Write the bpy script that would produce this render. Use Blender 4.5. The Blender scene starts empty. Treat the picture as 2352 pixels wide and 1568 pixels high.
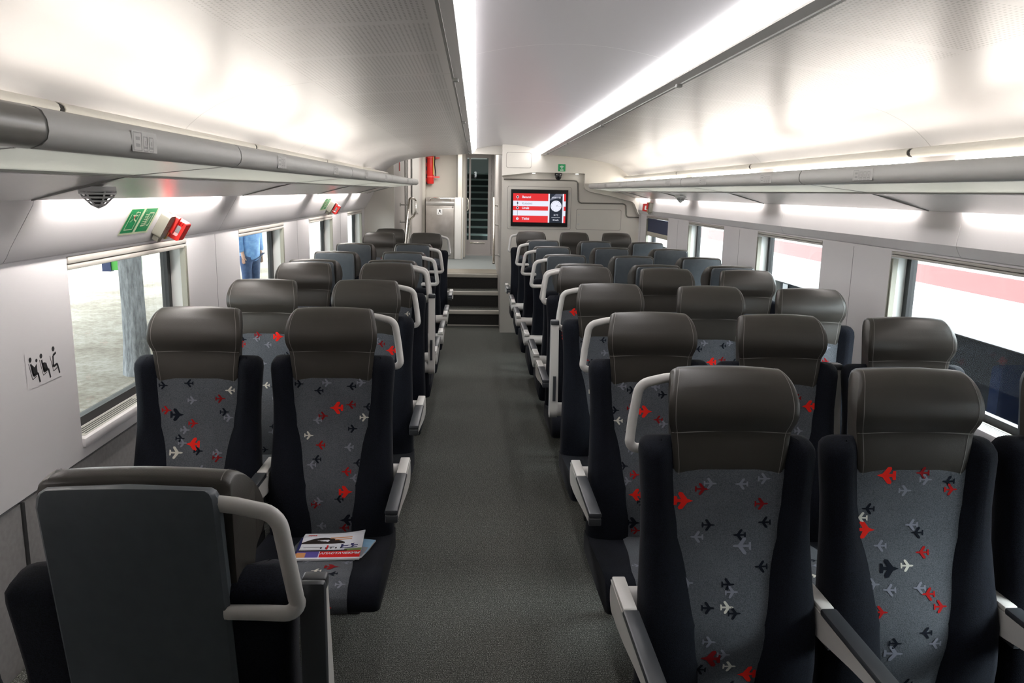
import bpy, bmesh, math, random
from mathutils import Vector, Matrix
random.seed(7)
SC = bpy.context.scene
COL = SC.collection
PI = math.pi
H = 1.635            # camera height over the carpet

# ------------------------------------------------------------------ materials
def lin(c):
    return tuple(((v/12.92) if v <= .04045 else ((v+.055)/1.055)**2.4) for v in c)
def mat(name, col, rough=.5, metal=0., spec=.5, emit=None, estr=0., sheen=0., coat=0., alpha=None):
    m = bpy.data.materials.new(name); m.use_nodes = True
    b = m.node_tree.nodes['Principled BSDF']
    b.inputs['Base Color'].default_value = (*col, 1)
    b.inputs['Roughness'].default_value = rough
    b.inputs['Metallic'].default_value = metal
    b.inputs['Specular IOR Level'].default_value = spec
    if emit:
        b.inputs['Emission Color'].default_value = (*emit, 1); b.inputs['Emission Strength'].default_value = estr
    if sheen:
        b.inputs['Sheen Weight'].default_value = sheen; b.inputs['Sheen Roughness'].default_value = .4
    if coat: b.inputs['Coat Weight'].default_value = coat
    return m
class NT:
    """tiny node-graph helper"""
    def __init__(s, m): s.t = m.node_tree; s.b = s.t.nodes['Principled BSDF']
    def n(s, kind, **kw):
        x = s.t.nodes.new(kind)
        for k, v in kw.items(): setattr(x, k, v)
        return x
    def l(s, a, b): s.t.links.new(a, b)
    def math(s, op, a, b=None):
        x = s.n('ShaderNodeMath', operation=op)
        for i, v in enumerate((a, b)):
            if v is None: continue
            if isinstance(v, (int, float)): x.inputs[i].default_value = v
            else: s.l(v, x.inputs[i])
        return x.outputs[0]
    def coords(s):
        tc = s.n('ShaderNodeTexCoord'); sp = s.n('ShaderNodeSeparateXYZ'); s.l(tc.outputs['Object'], sp.inputs[0])
        return tc.outputs['Object'], sp.outputs[0], sp.outputs[1], sp.outputs[2]
    def mixcol(s, fac, a, b):
        x = s.n('ShaderNodeMix', data_type='RGBA')
        s.l(fac, x.inputs[0])
        for i, v in ((6, a), (7, b)):
            if isinstance(v, tuple): x.inputs[i].default_value = (*v, 1)
            else: s.l(v, x.inputs[i])
        return x.outputs[2]
    def noise(s, vec, scale, detail=2., rough=.5):
        x = s.n('ShaderNodeTexNoise'); x.inputs['Scale'].default_value = scale
        x.inputs['Detail'].default_value = detail; x.inputs['Roughness'].default_value = rough
        s.l(vec, x.inputs['Vector']); return x.outputs['Fac']
    def ramp(s, fac, stops):
        x = s.n('ShaderNodeValToRGB'); s.l(fac, x.inputs[0]); e = x.color_ramp.elements
        while len(e) < len(stops): e.new(.5)
        for i, (p, c) in enumerate(stops): e[i].position = p; e[i].color = (*c, 1)
        return x.outputs[0]
    def bump(s, h, strength, dist=.002):
        x = s.n('ShaderNodeBump'); x.inputs['Strength'].default_value = strength; x.inputs['Distance'].default_value = dist
        s.l(h, x.inputs['Height']); s.l(x.outputs[0], s.b.inputs['Normal'])
def noisy(m, c1, c2, scale, bump=0., detail=3, bscale=None, dist=.002):
    g = NT(m); v, x, y, z = g.coords()
    f = g.noise(v, scale, detail)
    g.l(g.ramp(f, [(.35, c1), (.65, c2)]), g.b.inputs['Base Color'])
    if bump: g.bump(g.noise(v, bscale or scale, detail), bump, dist)
    return m

M = {}
M['wall'] = noisy(mat('wall_panel_white', (.7, .67, .67), .38), (.66, .63, .635), (.70, .67, .67), 1.2)
M['groove'] = mat('panel_groove', (.22, .21, .215), .6)
M['dado'] = noisy(mat('dado_grey', (.3, .285, .28), .5), (.27, .255, .25), (.31, .295, .29), 60)
M['dadotrim'] = mat('dado_trim_dark', (.035, .035, .035), .5)
M['cream'] = noisy(mat('bulkhead_cream', (.60, .57, .51), .42), (.58, .55, .495), (.62, .59, .53), 2)
M['creamline'] = mat('bulkhead_joint', (.25, .235, .21), .5)
M['tube'] = mat('cream_rail', (.66, .63, .56), .4)
M['lip'] = noisy(mat('rack_lip_grey', (.52, .515, .49), .5), (.51, .505, .48), (.53, .525, .50), 3)
M['lipdark'] = mat('rack_lip_joint', (.2, .2, .19), .4)
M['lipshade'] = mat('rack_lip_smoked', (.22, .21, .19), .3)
M['shelf'] = mat('frosted_shelf', (.70, .72, .69), .25, emit=(.86, .88, .84), estr=.2)  # slight glow added, standing in for uplight coming through the frosted panel
def shelf_material():
    m = M['shelf']; t = m.node_tree; b = t.nodes['Principled BSDF']; o = t.nodes['Material Output']
    tr = t.nodes.new('ShaderNodeBsdfTranslucent'); tr.inputs[0].default_value = (.84, .86, .82, 1)
    mx = t.nodes.new('ShaderNodeMixShader'); mx.inputs[0].default_value = .55
    t.links.new(b.outputs[0], mx.inputs[1]); t.links.new(tr.outputs[0], mx.inputs[2]); t.links.new(mx.outputs[0], o.inputs[0])
shelf_material()
M['alu'] = mat('brushed_alu', (.82, .795, .78), .22, metal=.4)
M['alu2'] = mat('satin_alu', (.55, .54, .52), .35, metal=.8)
M['edge'] = mat('edge_grey', (.50, .49, .47), .35, metal=.2)
M['steel'] = noisy(mat('stainless_steel', (.55, .52, .49), .3, metal=.9), (.50, .47, .44), (.58, .55, .52), 8)
M['chrome'] = mat('polished_tube', (.75, .72, .66), .18, metal=1.)
M['black'] = mat('black_rubber', (.012, .012, .013), .5)
M['blackgloss'] = mat('black_gloss', (.01, .01, .011), .15)
M['olive'] = mat('blind_guide', (.30, .29, .24), .45)
M['blind'] = mat('blind_cassette', (.46, .43, .39), .5)
M['blindbar'] = mat('blind_bar', (.40, .37, .30), .5)
M['reveal'] = mat('window_reveal', (.78, .78, .76), .5)
M['sill'] = mat('sill_grille', (.47, .46, .42), .5)
M['white'] = mat('white_plastic', (.74, .73, .71), .4)
M['handle'] = mat('handle_offwhite', (.62, .60, .57), .38)
M['armwhite'] = mat('arm_offwhite', (.58, .56, .53), .4)
M['pad'] = mat('arm_pad', (.04, .043, .048), .36)
M['shell'] = noisy(mat('seat_shell', (.05, .06, .068), .36), (.072, .084, .095), (.080, .093, .105), 40)
M['base'] = mat('seat_base', (.03, .03, .033), .5)
M['thread'] = mat('stitch_thread', (.20, .19, .175), .6)
M['text_dark'] = mat('print_dark', (.02, .02, .022), .5)
M['text_grey'] = mat('print_grey', (.31, .305, .29), .5)
M['text_white'] = mat('print_white', (.85, .85, .85), .5)
M['green'] = mat('sign_green', (.008, .30, .10), .4)
M['greensoft'] = mat('sign_green_dark', (.02, .22, .10), .5)
M['lumi'] = mat('sign_luminous', (.75, .78, .55), .5)
M['red'] = mat('signal_red', (.75, .025, .02), .4)
M['redsoft'] = mat('strap_red', (.85, .10, .09), .5)
M['greybox'] = mat('hammer_box_grey', (.21, .20, .165), .5)
M['brass'] = mat('hammer_tip', (.6, .52, .2), .3, metal=.7)
M['smoke'] = mat('detector_grey', (.70, .70, .70), .4)
M['gap'] = mat('dark_gap', (.02, .018, .016), .8)
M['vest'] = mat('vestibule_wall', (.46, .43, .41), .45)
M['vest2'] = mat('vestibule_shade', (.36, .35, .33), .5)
M['doorframe'] = mat('door_frame_grey', (.36, .33, .32), .4)
M['riser'] = noisy(mat('stair_riser', (.02, .019, .017), .7), (.015, .014, .013), (.03, .028, .025), 150)
M['nosing'] = mat('stair_nosing', (.62, .59, .52), .45)
M['plate'] = mat('landing_plate', (.24, .215, .17), .4, metal=.5)
M['skin'] = mat('skin', (.45, .27, .2), .5)
M['hair'] = mat('hair', (.03, .02, .015), .6)
M['shirt'] = noisy(mat('blue_shirt', (.12, .26, .5), .7), (.10, .22, .46), (.17, .33, .58), 14)
M['jeans'] = noisy(mat('jeans', (.03, .06, .14), .8), (.025, .05, .12), (.045, .08, .17), 20)

def emis(name, col, s):
    m = bpy.data.materials.new(name); m.use_nodes = True; t = m.node_tree
    for n in list(t.nodes): t.nodes.remove(n)
    o = t.nodes.new('ShaderNodeOutputMaterial'); e = t.nodes.new('ShaderNodeEmission')
    e.inputs[0].default_value = (*col, 1); e.inputs[1].default_value = s
    t.links.new(e.outputs[0], o.inputs[0]); return m
E_CEIL, E_UP, E_UNDER = 15., 17., 70.
M['e_ceil'] = emis('ceiling_light', (1., .975, .985), E_CEIL)
M['e_up'] = emis('rack_uplight', (1., .95, .87), E_UP)
M['e_under'] = emis('rack_downlight', (1., .96, .92), E_UNDER)
M['e_under_right'] = emis('rack_downlight_right', (1., .96, .92), 26.)
M['e_spot'] = emis('spot_lens', (1., .98, .95), 12.)
def glass(name, tint, gl=1., rough=.02):
    m = bpy.data.materials.new(name); m.use_nodes = True; t = m.node_tree
    for n in list(t.nodes): t.nodes.remove(n)
    o = t.nodes.new('ShaderNodeOutputMaterial'); mx = t.nodes.new('ShaderNodeMixShader')
    a = t.nodes.new('ShaderNodeBsdfTransparent'); b = t.nodes.new('ShaderNodeBsdfGlossy'); lw = t.nodes.new('ShaderNodeLayerWeight')
    pw = t.nodes.new('ShaderNodeMath'); pw.operation = 'POWER'; pw.inputs[1].default_value = 4.; t.links.new(lw.outputs['Facing'], pw.inputs[0])
    fr = t.nodes.new('ShaderNodeMath'); fr.operation = 'MULTIPLY_ADD'; fr.inputs[1].default_value = .35*gl; fr.inputs[2].default_value = .02*gl; t.links.new(pw.outputs[0], fr.inputs[0])
    a.inputs[0].default_value = (*tint, 1); b.inputs[1].default_value = rough
    t.links.new(fr.outputs[0], mx.inputs[0]); t.links.new(a.outputs[0], mx.inputs[1]); t.links.new(b.outputs[0], mx.inputs[2])
    t.links.new(mx.outputs[0], o.inputs[0]); return m
M['glass'] = glass('window_glass', (.93, .96, .96))
M['glassdark'] = glass('tinted_glass', (.42, .45, .50), .12)
M['glassdoor'] = glass('door_glass', (.72, .80, .80))

# ceiling: joints across the car and fields of small perforations
def ceiling_material():
    m = mat('ceiling_panel', (.62, .60, .60), .3); g = NT(m); v, x, y, z = g.coords()
    a = g.math('ABSOLUTE', g.math('SUBTRACT', x, .33))
    ph = g.math('FRACT', g.math('DIVIDE', g.math('ADD', y, .62), 1.8))
    seam = g.math('LESS_THAN', ph, .0022)
    lv = g.math('FRACT', g.math('DIVIDE', a, .0125)); lu = g.math('FRACT', g.math('DIVIDE', y, .0165))
    d1 = g.math('LESS_THAN', g.math('ABSOLUTE', g.math('SUBTRACT', lv, .5)), .2)
    d2 = g.math('LESS_THAN', g.math('ABSOLUTE', g.math('SUBTRACT', lu, .5)), .27)
    blk = g.math('FRACT', g.math('MULTIPLY', ph, 4.))
    inblk = g.math('MULTIPLY', g.math('GREATER_THAN', blk, .05), g.math('LESS_THAN', blk, .95))
    ina = g.math('MULTIPLY', g.math('GREATER_THAN', a, .45), g.math('LESS_THAN', a, .93))
    dots = g.math('MULTIPLY', g.math('MULTIPLY', d1, d2), g.math('MULTIPLY', inblk, ina))
    c = g.mixcol(g.math('MULTIPLY', dots, .62), (.62, .60, .60), (.16, .155, .15))
    c = g.mixcol(g.math('MULTIPLY', seam, .75), c, (.2, .19, .18))
    g.l(c, g.b.inputs['Base Color']); return m
M['ceil'] = ceiling_material()
def vault_material():
    m = mat('vault_panel', (.50, .485, .495), .28); g = NT(m); v, x, y, z = g.coords()
    ph = g.math('FRACT', g.math('DIVIDE', g.math('ADD', y, .70), 1.8))
    c = g.mixcol(g.math('LESS_THAN', ph, .0025), (.50, .485, .495), (.75, .74, .74))
    g.l(c, g.b.inputs['Base Color']); return m
M['vault'] = vault_material()
def carpet_material():
    m = mat('carpet', (.06, .06, .055), .95, spec=.15); g = NT(m); v, x, y, z = g.coords()
    w = g.n('ShaderNodeTexWave', wave_type='BANDS', bands_direction='Y'); w.inputs['Scale'].default_value = 55
    w.inputs['Distortion'].default_value = 3.; w.inputs['Detail Scale'].default_value = 4.; g.l(v, w.inputs['Vector'])
    vo = g.n('ShaderNodeTexVoronoi'); vo.inputs['Scale'].default_value = 170; g.l(v, vo.inputs['Vector'])
    nz = g.noise(v, 260, 1.)
    base = g.ramp(nz, [(.36, (.040, .041, .037)), (.52, (.098, .100, .091)), (.68, (.25, .255, .24))])
    wv = g.ramp(w.outputs['Fac'], [(.2, (.5, .5, .5)), (.8, (1.3, 1.3, 1.27))])
    mx = g.n('ShaderNodeMix', data_type='RGBA', blend_type='MULTIPLY'); mx.inputs[0].default_value = 1
    g.l(base, mx.inputs[6]); g.l(wv, mx.inputs[7]); g.l(mx.outputs[2], g.b.inputs['Base Color'])
    g.bump(nz, .5, .003); return m
M['carpet'] = carpet_material()
def fabric(name, c1, c2, sheen, scale=420):
    m = mat(name, c1, .9, spec=.15, sheen=sheen); g = NT(m); v, x, y, z = g.coords()
    n = g.noise(v, scale, 1.); n2 = g.noise(v, 9, 2.)
    f = g.math('ADD', g.math('MULTIPLY', n, .75), g.math('MULTIPLY', n2, .25))
    g.l(g.ramp(f, [(.36, c1), (.62, c2)]), g.b.inputs['Base Color']); g.bump(n, .35, .0015); return m
M['navy'] = fabric('velour_navy', (.0028, .0034, .0055), (.0078, .0095, .0155), .035)
M['grey'] = fabric('velour_grey', (.060, .066, .075), (.105, .114, .128), .10)
def leather():
    m = mat('leather_brown_grey', (.05, .046, .041), .40, spec=.42); g = NT(m); v, x, y, z = g.coords()
    vo = g.n('ShaderNodeTexVoronoi'); vo.inputs['Scale'].default_value = 420; g.l(v, vo.inputs['Vector'])
    st = g.noise(v, 5, 3)
    g.l(g.ramp(st, [(.3, (.034, .0305, .0255)), (.7, (.046, .041, .035))]), g.b.inputs['Base Color'])
    g.l(g.ramp(st, [(.3, (.31,)*3), (.7, (.40,)*3)]), g.b.inputs['Roughness'])
    g.bump(vo.outputs['Distance'], .12, .0008); return m
M['leather'] = leather()
PRINT = {'r': mat('print_red', (.34, .012, .012), .9, spec=.1), 'R': mat('print_bright_red', (.75, .022, .015), .9, spec=.1),
         'd': mat('print_deep_red', (.20, .010, .012), .9, spec=.1), 'n': mat('print_navy', (.008, .010, .016), .9, spec=.1),
         'w': mat('print_cream', (.62, .60, .53), .9, spec=.1), 'l': mat('print_lavender', (.19, .195, .235), .9, spec=.1)}

# ------------------------------------------------------------------ mesh helpers
class MB:
    def __init__(s): s.v = []; s.f = []; s.m = []
    def add(s, vs, fs, mi=0):
        o = len(s.v); s.v += [tuple(p) for p in vs]
        for f in fs: s.f.append(tuple(i+o for i in f)); s.m.append(mi)
        return s
    def box(s, x0, x1, y0, y1, z0, z1, mi=0, bev=0., seg=2):
        if bev <= 0:
            vs = [(x, y, z) for x in (x0, x1) for y in (y0, y1) for z in (z0, z1)]
            return s.add(vs, [(0, 1, 3, 2), (4, 6, 7, 5), (0, 4, 5, 1), (2, 3, 7, 6), (0, 2, 6, 4), (1, 5, 7, 3)], mi)
        b = bmesh.new(); bmesh.ops.create_cube(b, size=1)
        for q in b.verts: q.co = Vector(((x0+x1)/2+q.co.x*(x1-x0), (y0+y1)/2+q.co.y*(y1-y0), (z0+z1)/2+q.co.z*(z1-z0)))
        bmesh.ops.bevel(b, geom=list(b.edges), offset=bev, segments=seg, affect='EDGES', profile=.5)
        return s.bm(b, mi)
    def bm(s, b, mi=0):
        b.verts.index_update()
        s.add([q.co[:] for q in b.verts], [[q.index for q in f.verts] for f in b.faces], mi); b.free(); return s
    def quad(s, a, b, c, d, mi=0): return s.add([a, b, c, d], [(0, 1, 2, 3)], mi)
    def loft(s, rings, mi=0, closed=True, caps=True):
        n = len(rings[0]); vs = [p for r in rings for p in r]; fs = []
        for i in range(len(rings)-1):
            for j in range(n if closed else n-1):
                k = (j+1) % n; fs.append((i*n+j, i*n+k, (i+1)*n+k, (i+1)*n+j))
        if caps and closed:
            fs.append(tuple(range(n-1, -1, -1))); fs.append(tuple((len(rings)-1)*n+j for j in range(n)))
        return s.add(vs, fs, mi)
    def grid(s, rows, mi=0): return s.loft(rows, mi, closed=False, caps=False)
    def tube(s, pts, r, n=10, mi=0, caps=True, ry=None):
        pts = [Vector(p) for p in pts]; rings = []; up = None
        for i, p in enumerate(pts):
            t = (pts[min(i+1, len(pts)-1)]-pts[max(i-1, 0)]).normalized()
            if up is None:
                up = Vector((0, 0, 1)) if abs(t.z) < .9 else Vector((0, 1, 0))
            up = (up - t*up.dot(t)).normalized(); w = t.cross(up)
            rr = r[i] if isinstance(r, (list, tuple)) else r
            rings.append([tuple(p + up*(rr*math.cos(2*PI*k/n)) + w*((ry or rr)*math.sin(2*PI*k/n))) for k in range(n)])
        return s.loft(rings, mi, caps=caps)
    def cyl(s, c, r, h, axis='z', n=20, mi=0, r2=None):
        r2 = r if r2 is None else r2; rings = []
        for t, rr in ((0, r), (h, r2)):
            ring = []
            for k in range(n):
                a, b = rr*math.cos(2*PI*k/n), rr*math.sin(2*PI*k/n)
                ring.append({'z': (c[0]+a, c[1]+b, c[2]+t), 'y': (c[0]+a, c[1]+t, c[2]+b), 'x': (c[0]+t, c[1]+a, c[2]+b)}[axis])
            rings.append(ring)
        return s.loft(rings, mi)
    def lathe(s, c, prof, n=20, axis='z', mi=0, sgn=1):
        rings = []
        for r, t in prof:
            ring = []
            for k in range(n):
                a, b = r*math.cos(2*PI*k/n), r*math.sin(2*PI*k/n)
                ring.append({'z': (c[0]+a, c[1]+b, c[2]+sgn*t), 'y': (c[0]+a, c[1]+sgn*t, c[2]+b), 'x': (c[0]+sgn*t, c[1]+a, c[2]+b)}[axis])
            rings.append(ring)
        return s.loft(rings, mi)
    def prism(s, poly, fn, d, mi=0):
        """poly: 2-D outline; fn(u,v,w) -> xyz; extruded w from 0 to d"""
        return s.loft([[fn(u, v, 0) for u, v in poly], [fn(u, v, d) for u, v in poly]], mi)
    def flat(s, poly, fn, mi=0): return s.add([fn(u, v) for u, v in poly], [tuple(range(len(poly)))], mi)
    def line(s, pts, w, fn, mi=0):
        for (a, b), (c, d) in zip(pts[:-1], pts[1:]):
            L = math.hypot(c-a, d-b) or 1e-6; nx, ny = -(d-b)/L*w/2, (c-a)/L*w/2
            s.flat([(a-nx, b-ny), (c-nx, d-ny), (c+nx, d+ny), (a+nx, b+ny)], fn, mi)
        return s
    def disc(s, cu, cv, r, fn, mi=0, n=20, sy=1.):
        return s.flat([(cu+r*math.cos(2*PI*k/n), cv+sy*r*math.sin(2*PI*k/n)) for k in range(n)], fn, mi)
    def text(s, txt, u, v, size, fn, mi=0, align='LEFT', bold=0., xs=1., shear=0.):
        cu = bpy.data.curves.new('txt', 'FONT'); cu.body = txt; cu.size = size; cu.align_x = align; cu.align_y = 'CENTER'
        cu.offset = bold; cu.resolution_u = 3; cu.shear = shear
        ob = bpy.data.objects.new('txt', cu); COL.objects.link(ob)
        dg = bpy.context.evaluated_depsgraph_get(); dg.update()
        me = bpy.data.meshes.new_from_object(ob.evaluated_get(dg))
        s.add([fn(u+p.co.x*xs, v+p.co.y) for p in me.vertices], [tuple(p.vertices) for p in me.polygons], mi)
        bpy.data.objects.remove(ob); bpy.data.curves.remove(cu); bpy.data.meshes.remove(me); return s
    def mesh(s, name, mats, smooth=38, recalc=True):
        me = bpy.data.meshes.new(name); me.from_pydata(s.v, [], s.f)
        if not isinstance(mats, (list, tuple)): mats = [mats]
        for q in mats: me.materials.append(q)
        me.polygons.foreach_set('material_index', s.m)
        if recalc:
            b = bmesh.new(); b.from_mesh(me); bmesh.ops.recalc_face_normals(b, faces=list(b.faces)); b.to_mesh(me); b.free()
        if smooth:
            me.polygons.foreach_set('use_smooth', [True]*len(me.polygons)); me.set_sharp_from_angle(angle=math.radians(smooth))
        me.update(); return me
    def obj(s, name, mats, parent=None, smooth=38, loc=(0, 0, 0), recalc=True):
        return link(name, s.mesh(name, mats, smooth, recalc), parent, loc)
def link(name, me, parent=None, loc=(0, 0, 0), rot=(0, 0, 0)):
    o = bpy.data.objects.new(name, me); COL.objects.link(o); o.location = loc; o.rotation_euler = rot
    if parent: o.parent = parent
    return o
def tag(o, label, cat, group=None):
    o['label'] = label; o['category'] = cat
    if group: o['group'] = group
    return o
def thing(name, label, cat, loc=(0, 0, 0), rz=0, group=None):
    return tag(link(name, None, None, loc, (0, 0, rz)), label, cat, group)
def struct(o): o['kind'] = 'structure'; return o
def arc(c, r, a0, a1, n): return [(c[0]+r*math.cos(a0+(a1-a0)*i/n), c[1]+r*math.sin(a0+(a1-a0)*i/n)) for i in range(n+1)]

# ------------------------------------------------------------------ camera
F, P, YW, RL = 1800., .18886, .04804, .0190
cp, sp, cy, sy = math.cos(P), math.sin(P), math.cos(YW), math.sin(YW)
fwd = Vector((sy*cp, cy*cp, -sp)); rt = Vector((cy, -sy, 0)); dn = fwd.cross(rt)
cr, sr = math.cos(RL), math.sin(RL)
cx_, cd_ = rt*cr-dn*sr, rt*sr+dn*cr
cam = bpy.data.cameras.new('camera'); cam.sensor_width = 36; cam.lens = F/2352*36; cam.clip_start = .02; cam.clip_end = 300
co = bpy.data.objects.new('camera', cam); COL.objects.link(co)
mw = Matrix.Identity(4)
for i, ax in enumerate((cx_, -cd_, -fwd)):
    for j in range(3): mw[j][i] = ax[j]
mw.translation = (0, 0, H); co.matrix_world = mw; SC.camera = co

# ------------------------------------------------------------------ shell of the saloon
XL, XR, YB, YE, XC = -1.30, 1.88, -1.9, 9.12, .33
def sx(s, a): return XC + s*a
floor = MB().box(-1.6, 2.2, YB, 9.56, -.06, 0)
struct(floor.obj('floor', M['carpet']))
struct(MB().box(-1.75, 2.35, YB-.1, 18, 3.3, 3.9).obj('ceiling.003', M['cream'], smooth=0))
# windows: y ranges in the wall planes
WL = [(2.556, 3.60), (4.39, 5.41), (6.225, 7.235), (8.085, 9.06)]
WR = [(.73, 1.73), (2.47, 3.48), (4.20, 5.20), (5.93, 6.93), (7.69, 8.68)]
ZS, ZT = .80, 1.405
def build_wall(side, X, s, wins, name, yend):
    b = MB(); T = .108
    def bx(y0, y1, z0, z1, mi=0, off=0.): 
        xs = sorted((X - s*off, X + s*T)); b.box(xs[0], xs[1], y0, y1, z0, z1, mi)
    edges = [YB] + [v for w in wins for v in w] + [yend]
    for i in range(0, len(edges), 2):
        y0, y1 = edges[i], edges[i+1]
        bx(y0, y1, ZS, ZT)
        ym = (y0+y1)/2
        if y1-y0 > .5: bx(ym-.0015, ym+.0015, .735, 1.40, 1, .0008)
    bx(YB, yend, .735, ZS); bx(YB, yend, ZT, 1.46)
    o = struct(b.obj(name, [M['wall'], M['groove']], smooth=0))
    d = MB(); xs = sorted((X + s*.004, X + s*T)); d.box(xs[0], xs[1], YB, yend, 0, .725, 0)
    xs = sorted((X + s*.012, X+s*T)); d.box(xs[0], xs[1], YB, yend, .725, .735, 1)
    for w in wins:
        for yy in (w[0]-.36,):
            xs = sorted((X - s*.001, X+s*.02)); d.box(xs[0], xs[1], yy-.007, yy+.007, 0, .725, 1)
    return o, d
wl, dl = build_wall('left', XL, -1, WL, 'wall_left', 9.36)
wr, dr = build_wall('right', XR, 1, WR, 'wall_right', 9.3)
struct(dl.obj('trim_1', [M['dado'], M['dadotrim']], smooth=0)); struct(dr.obj('trim_2', [M['dado'], M['dadotrim']], smooth=0))
# carpeted heating plinth along both walls
for i, (x0, x1) in enumerate(((XL, XL+.035), (XR-.035, XR))):
    struct(MB().box(x0, x1, YB, 9.1, 0, .25, 0, .004).obj('baseboard_left' if i == 0 else 'baseboard_right', M['carpet'], smooth=0))
struct(MB().box(-1.7, 2.3, YB-.1, YB, 0, 2.4).obj('wall_back', M['vest2'], smooth=0))

# windows
nwin = 0
for s, X, wins in ((-1, XL, WL), (1, XR, WR)):
    for k, (y0, y1) in enumerate(wins):
        nwin += 1
        w = struct(link('window_%d' % nwin, None, None, (X, (y0+y1)/2, ZS)))
        hy = (y1-y0)/2; G = .075; hz = ZT-ZS
        # black rubber frame round the pane
        b = MB(); xa, xb = sorted((s*G, s*(G+.03))); fw = .038
        b.box(xa, xb, -hy, -hy+fw, 0, hz); b.box(xa, xb, hy-fw, hy, 0, hz)
        b.box(xa, xb, -hy+fw, hy-fw, 0, .032); b.box(xa, xb, -hy+fw, hy-fw, hz-.018, hz)
        b.obj('window_frame', M['black'], w, smooth=0)
        p = MB(); xa, xb = sorted((s*(G+.008), s*(G+.013))); p.box(xa, xb, -hy+fw, hy-fw, .032, hz-.018)
        p.obj('window_pane', M['glass'], w, smooth=0)
        r = MB(); xa, xb = sorted((s*.002, s*G))
        r.box(xa, xb, hy-.003, hy-.0005, 0, hz); r.box(xa, xb, -hy+.0005, -hy+.003, 0, hz)
        r.obj('window_reveal', M['reveal'], w, smooth=0)
        g = MB()
        for q in (-1, 1):
            for a_, wd in ((.004, .009), (.02, .009)):
                xa, xb = sorted((s*(-.003 if q > 0 else .022), s*(.02 if q > 0 else .03))); yy = q*(hy-a_)
                g.box(xa, xb, min(yy, yy-q*wd), max(yy, yy-q*wd), 0, hz-.035)
        g.obj('blind_guide', M['olive'], w, smooth=0)
        c = MB(); xa, xb = sorted((s*-.004, s*.06)); e1, e2 = (.024, .044) if s < 0 else (.014, .027)
        c.box(xa, xb, -hy+.004, hy-.004, hz-e1, hz-.001, 0, .005); xa, xb = sorted((s*-.001, s*.05))
        c.box(xa, xb, -hy+.004, hy-.004, hz-e2, hz-e1-.002, 0, .004)
        c.obj('blind_cassette', M['blind'], w)
        # ledge with ventilation slots
        l = MB(); xa, xb = sorted((s*-.012, s*G)); l.box(xa, xb, -hy, hy, -.03, .004, 0, .008)
        xa, xb = sorted((s*.004, s*.062)); l.box(xa, xb, -hy+.03, hy-.03, .0, .0055, 1)
        for j in range(4):
            xx = s*(.012+j*.0115); xa, xb = sorted((xx, xx+s*.005))
            for (ya, yb) in ((-hy+.05, -.02), (.02, hy-.05)): l.box(xa, xb, ya, yb, .004, .0062, 2)
        l.obj('window_sill', [M['wall'], M['sill'], M['dadotrim']], w)
        if s == 1 and k == 4:   # blind pulled half down
            bl = MB(); xa, xb = sorted((s*.012, s*.015)); bl.box(xa, xb, -hy+.012, hy-.012, hz-.175, hz-.03)
            bm_ = mat('blind_cloth', (.03, .04, .085), .7); bl.obj('blind_cloth', bm_, w, smooth=0)
            bb = MB(); xa, xb = sorted((s*.004, s*.02)); bb.box(xa, xb, -hy+.006, hy-.006, hz-.215, hz-.17, 0, .004)
            bb.obj('blind_bar', M['blindbar'], w)

# cornice panels over the windows, leaning in, with joints
for s, X, nm, seams in ((-1, XL, 'trim_3', (2.2, 4.02, 5.84, 7.66)), (1, XR, 'trim_4', (1.2, 2.95, 4.72, 6.5, 8.25))):
    aw = abs(X-XC); yend = 9.30 if s == -1 else 9.12
    prof = [(1.512, 1.625), (1.525, 1.575), (aw-.036, 1.46), (aw-.022, 1.432), (aw-.012, 1.418), (aw+.004, 1.411), (aw+.04, 1.411), (aw+.04, 1.625)]
    cuts = [YB]+list(seams)+[yend]; b = MB()
    for i in range(len(cuts)-1):
        ya, yb = cuts[i]+.0016, cuts[i+1]-.0016
        b.loft([[(sx(s, a), ya, z) for a, z in prof], [(sx(s, a), yb, z) for a, z in prof]], 0)
    inn = [(a+.004, z-.001) for a, z in prof[:4]]
    b.loft([[(sx(s, a), YB, z) for a, z in inn], [(sx(s, a), yend-.01, z) for a, z in inn]], 1, closed=False)
    struct(b.obj(nm, [M['wall'], M['groove']], smooth=30))

# ceiling: side panels, coves, vault
side = [(.42, 2.052), (.735, 2.030), (.9, 2.014), (1.035, 1.992), (1.12, 1.975), (1.20, 1.953), (1.27, 1.922), (1.325, 1.888), (1.365, 1.855), (1.385, 1.835), (1.392, 1.825)]
b = MB()
for s in (-1, 1):
    ye = 9.32 if s == -1 else 9.14
    pr = side + [(1.41, 1.825), (1.43, 1.84), (1.43, 2.2), (.42, 2.2)]
    b.loft([[(sx(s, a), YB, z) for a, z in pr], [(sx(s, a), ye, z) for a, z in pr]], 0)
struct(b.obj('ceiling', M['ceil'], smooth=30))
b = MB(); va = [(-.345+.69*i/16) for i in range(17)]
b.loft([[(XC+q, y, 2.150-.045*(q/.345)**2) for q in va] + [(XC+.345, y, 2.2), (XC-.345, y, 2.2)] for y in (YB, 9.32)], 0)
struct(b.obj('ceiling.001', M['vault'], smooth=30))
# closing roof above and rack back walls
b = MB(); b.box(-1.75, 2.35, YB-.1, 9.14, 2.2, 2.25)
struct(b.obj('trim_5', M['cream'], smooth=0))
for s, nm in ((-1, 'trim_6'), (1, 'trim_7')):
    x0, x1 = sorted((sx(s, 1.47), sx(s, 1.72))); ye = 9.30 if s == -1 else 9.12
    struct(MB().box(x0, x1, YB, ye, 1.63, 2.2).obj(nm, M['wall'], smooth=0))
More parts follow.
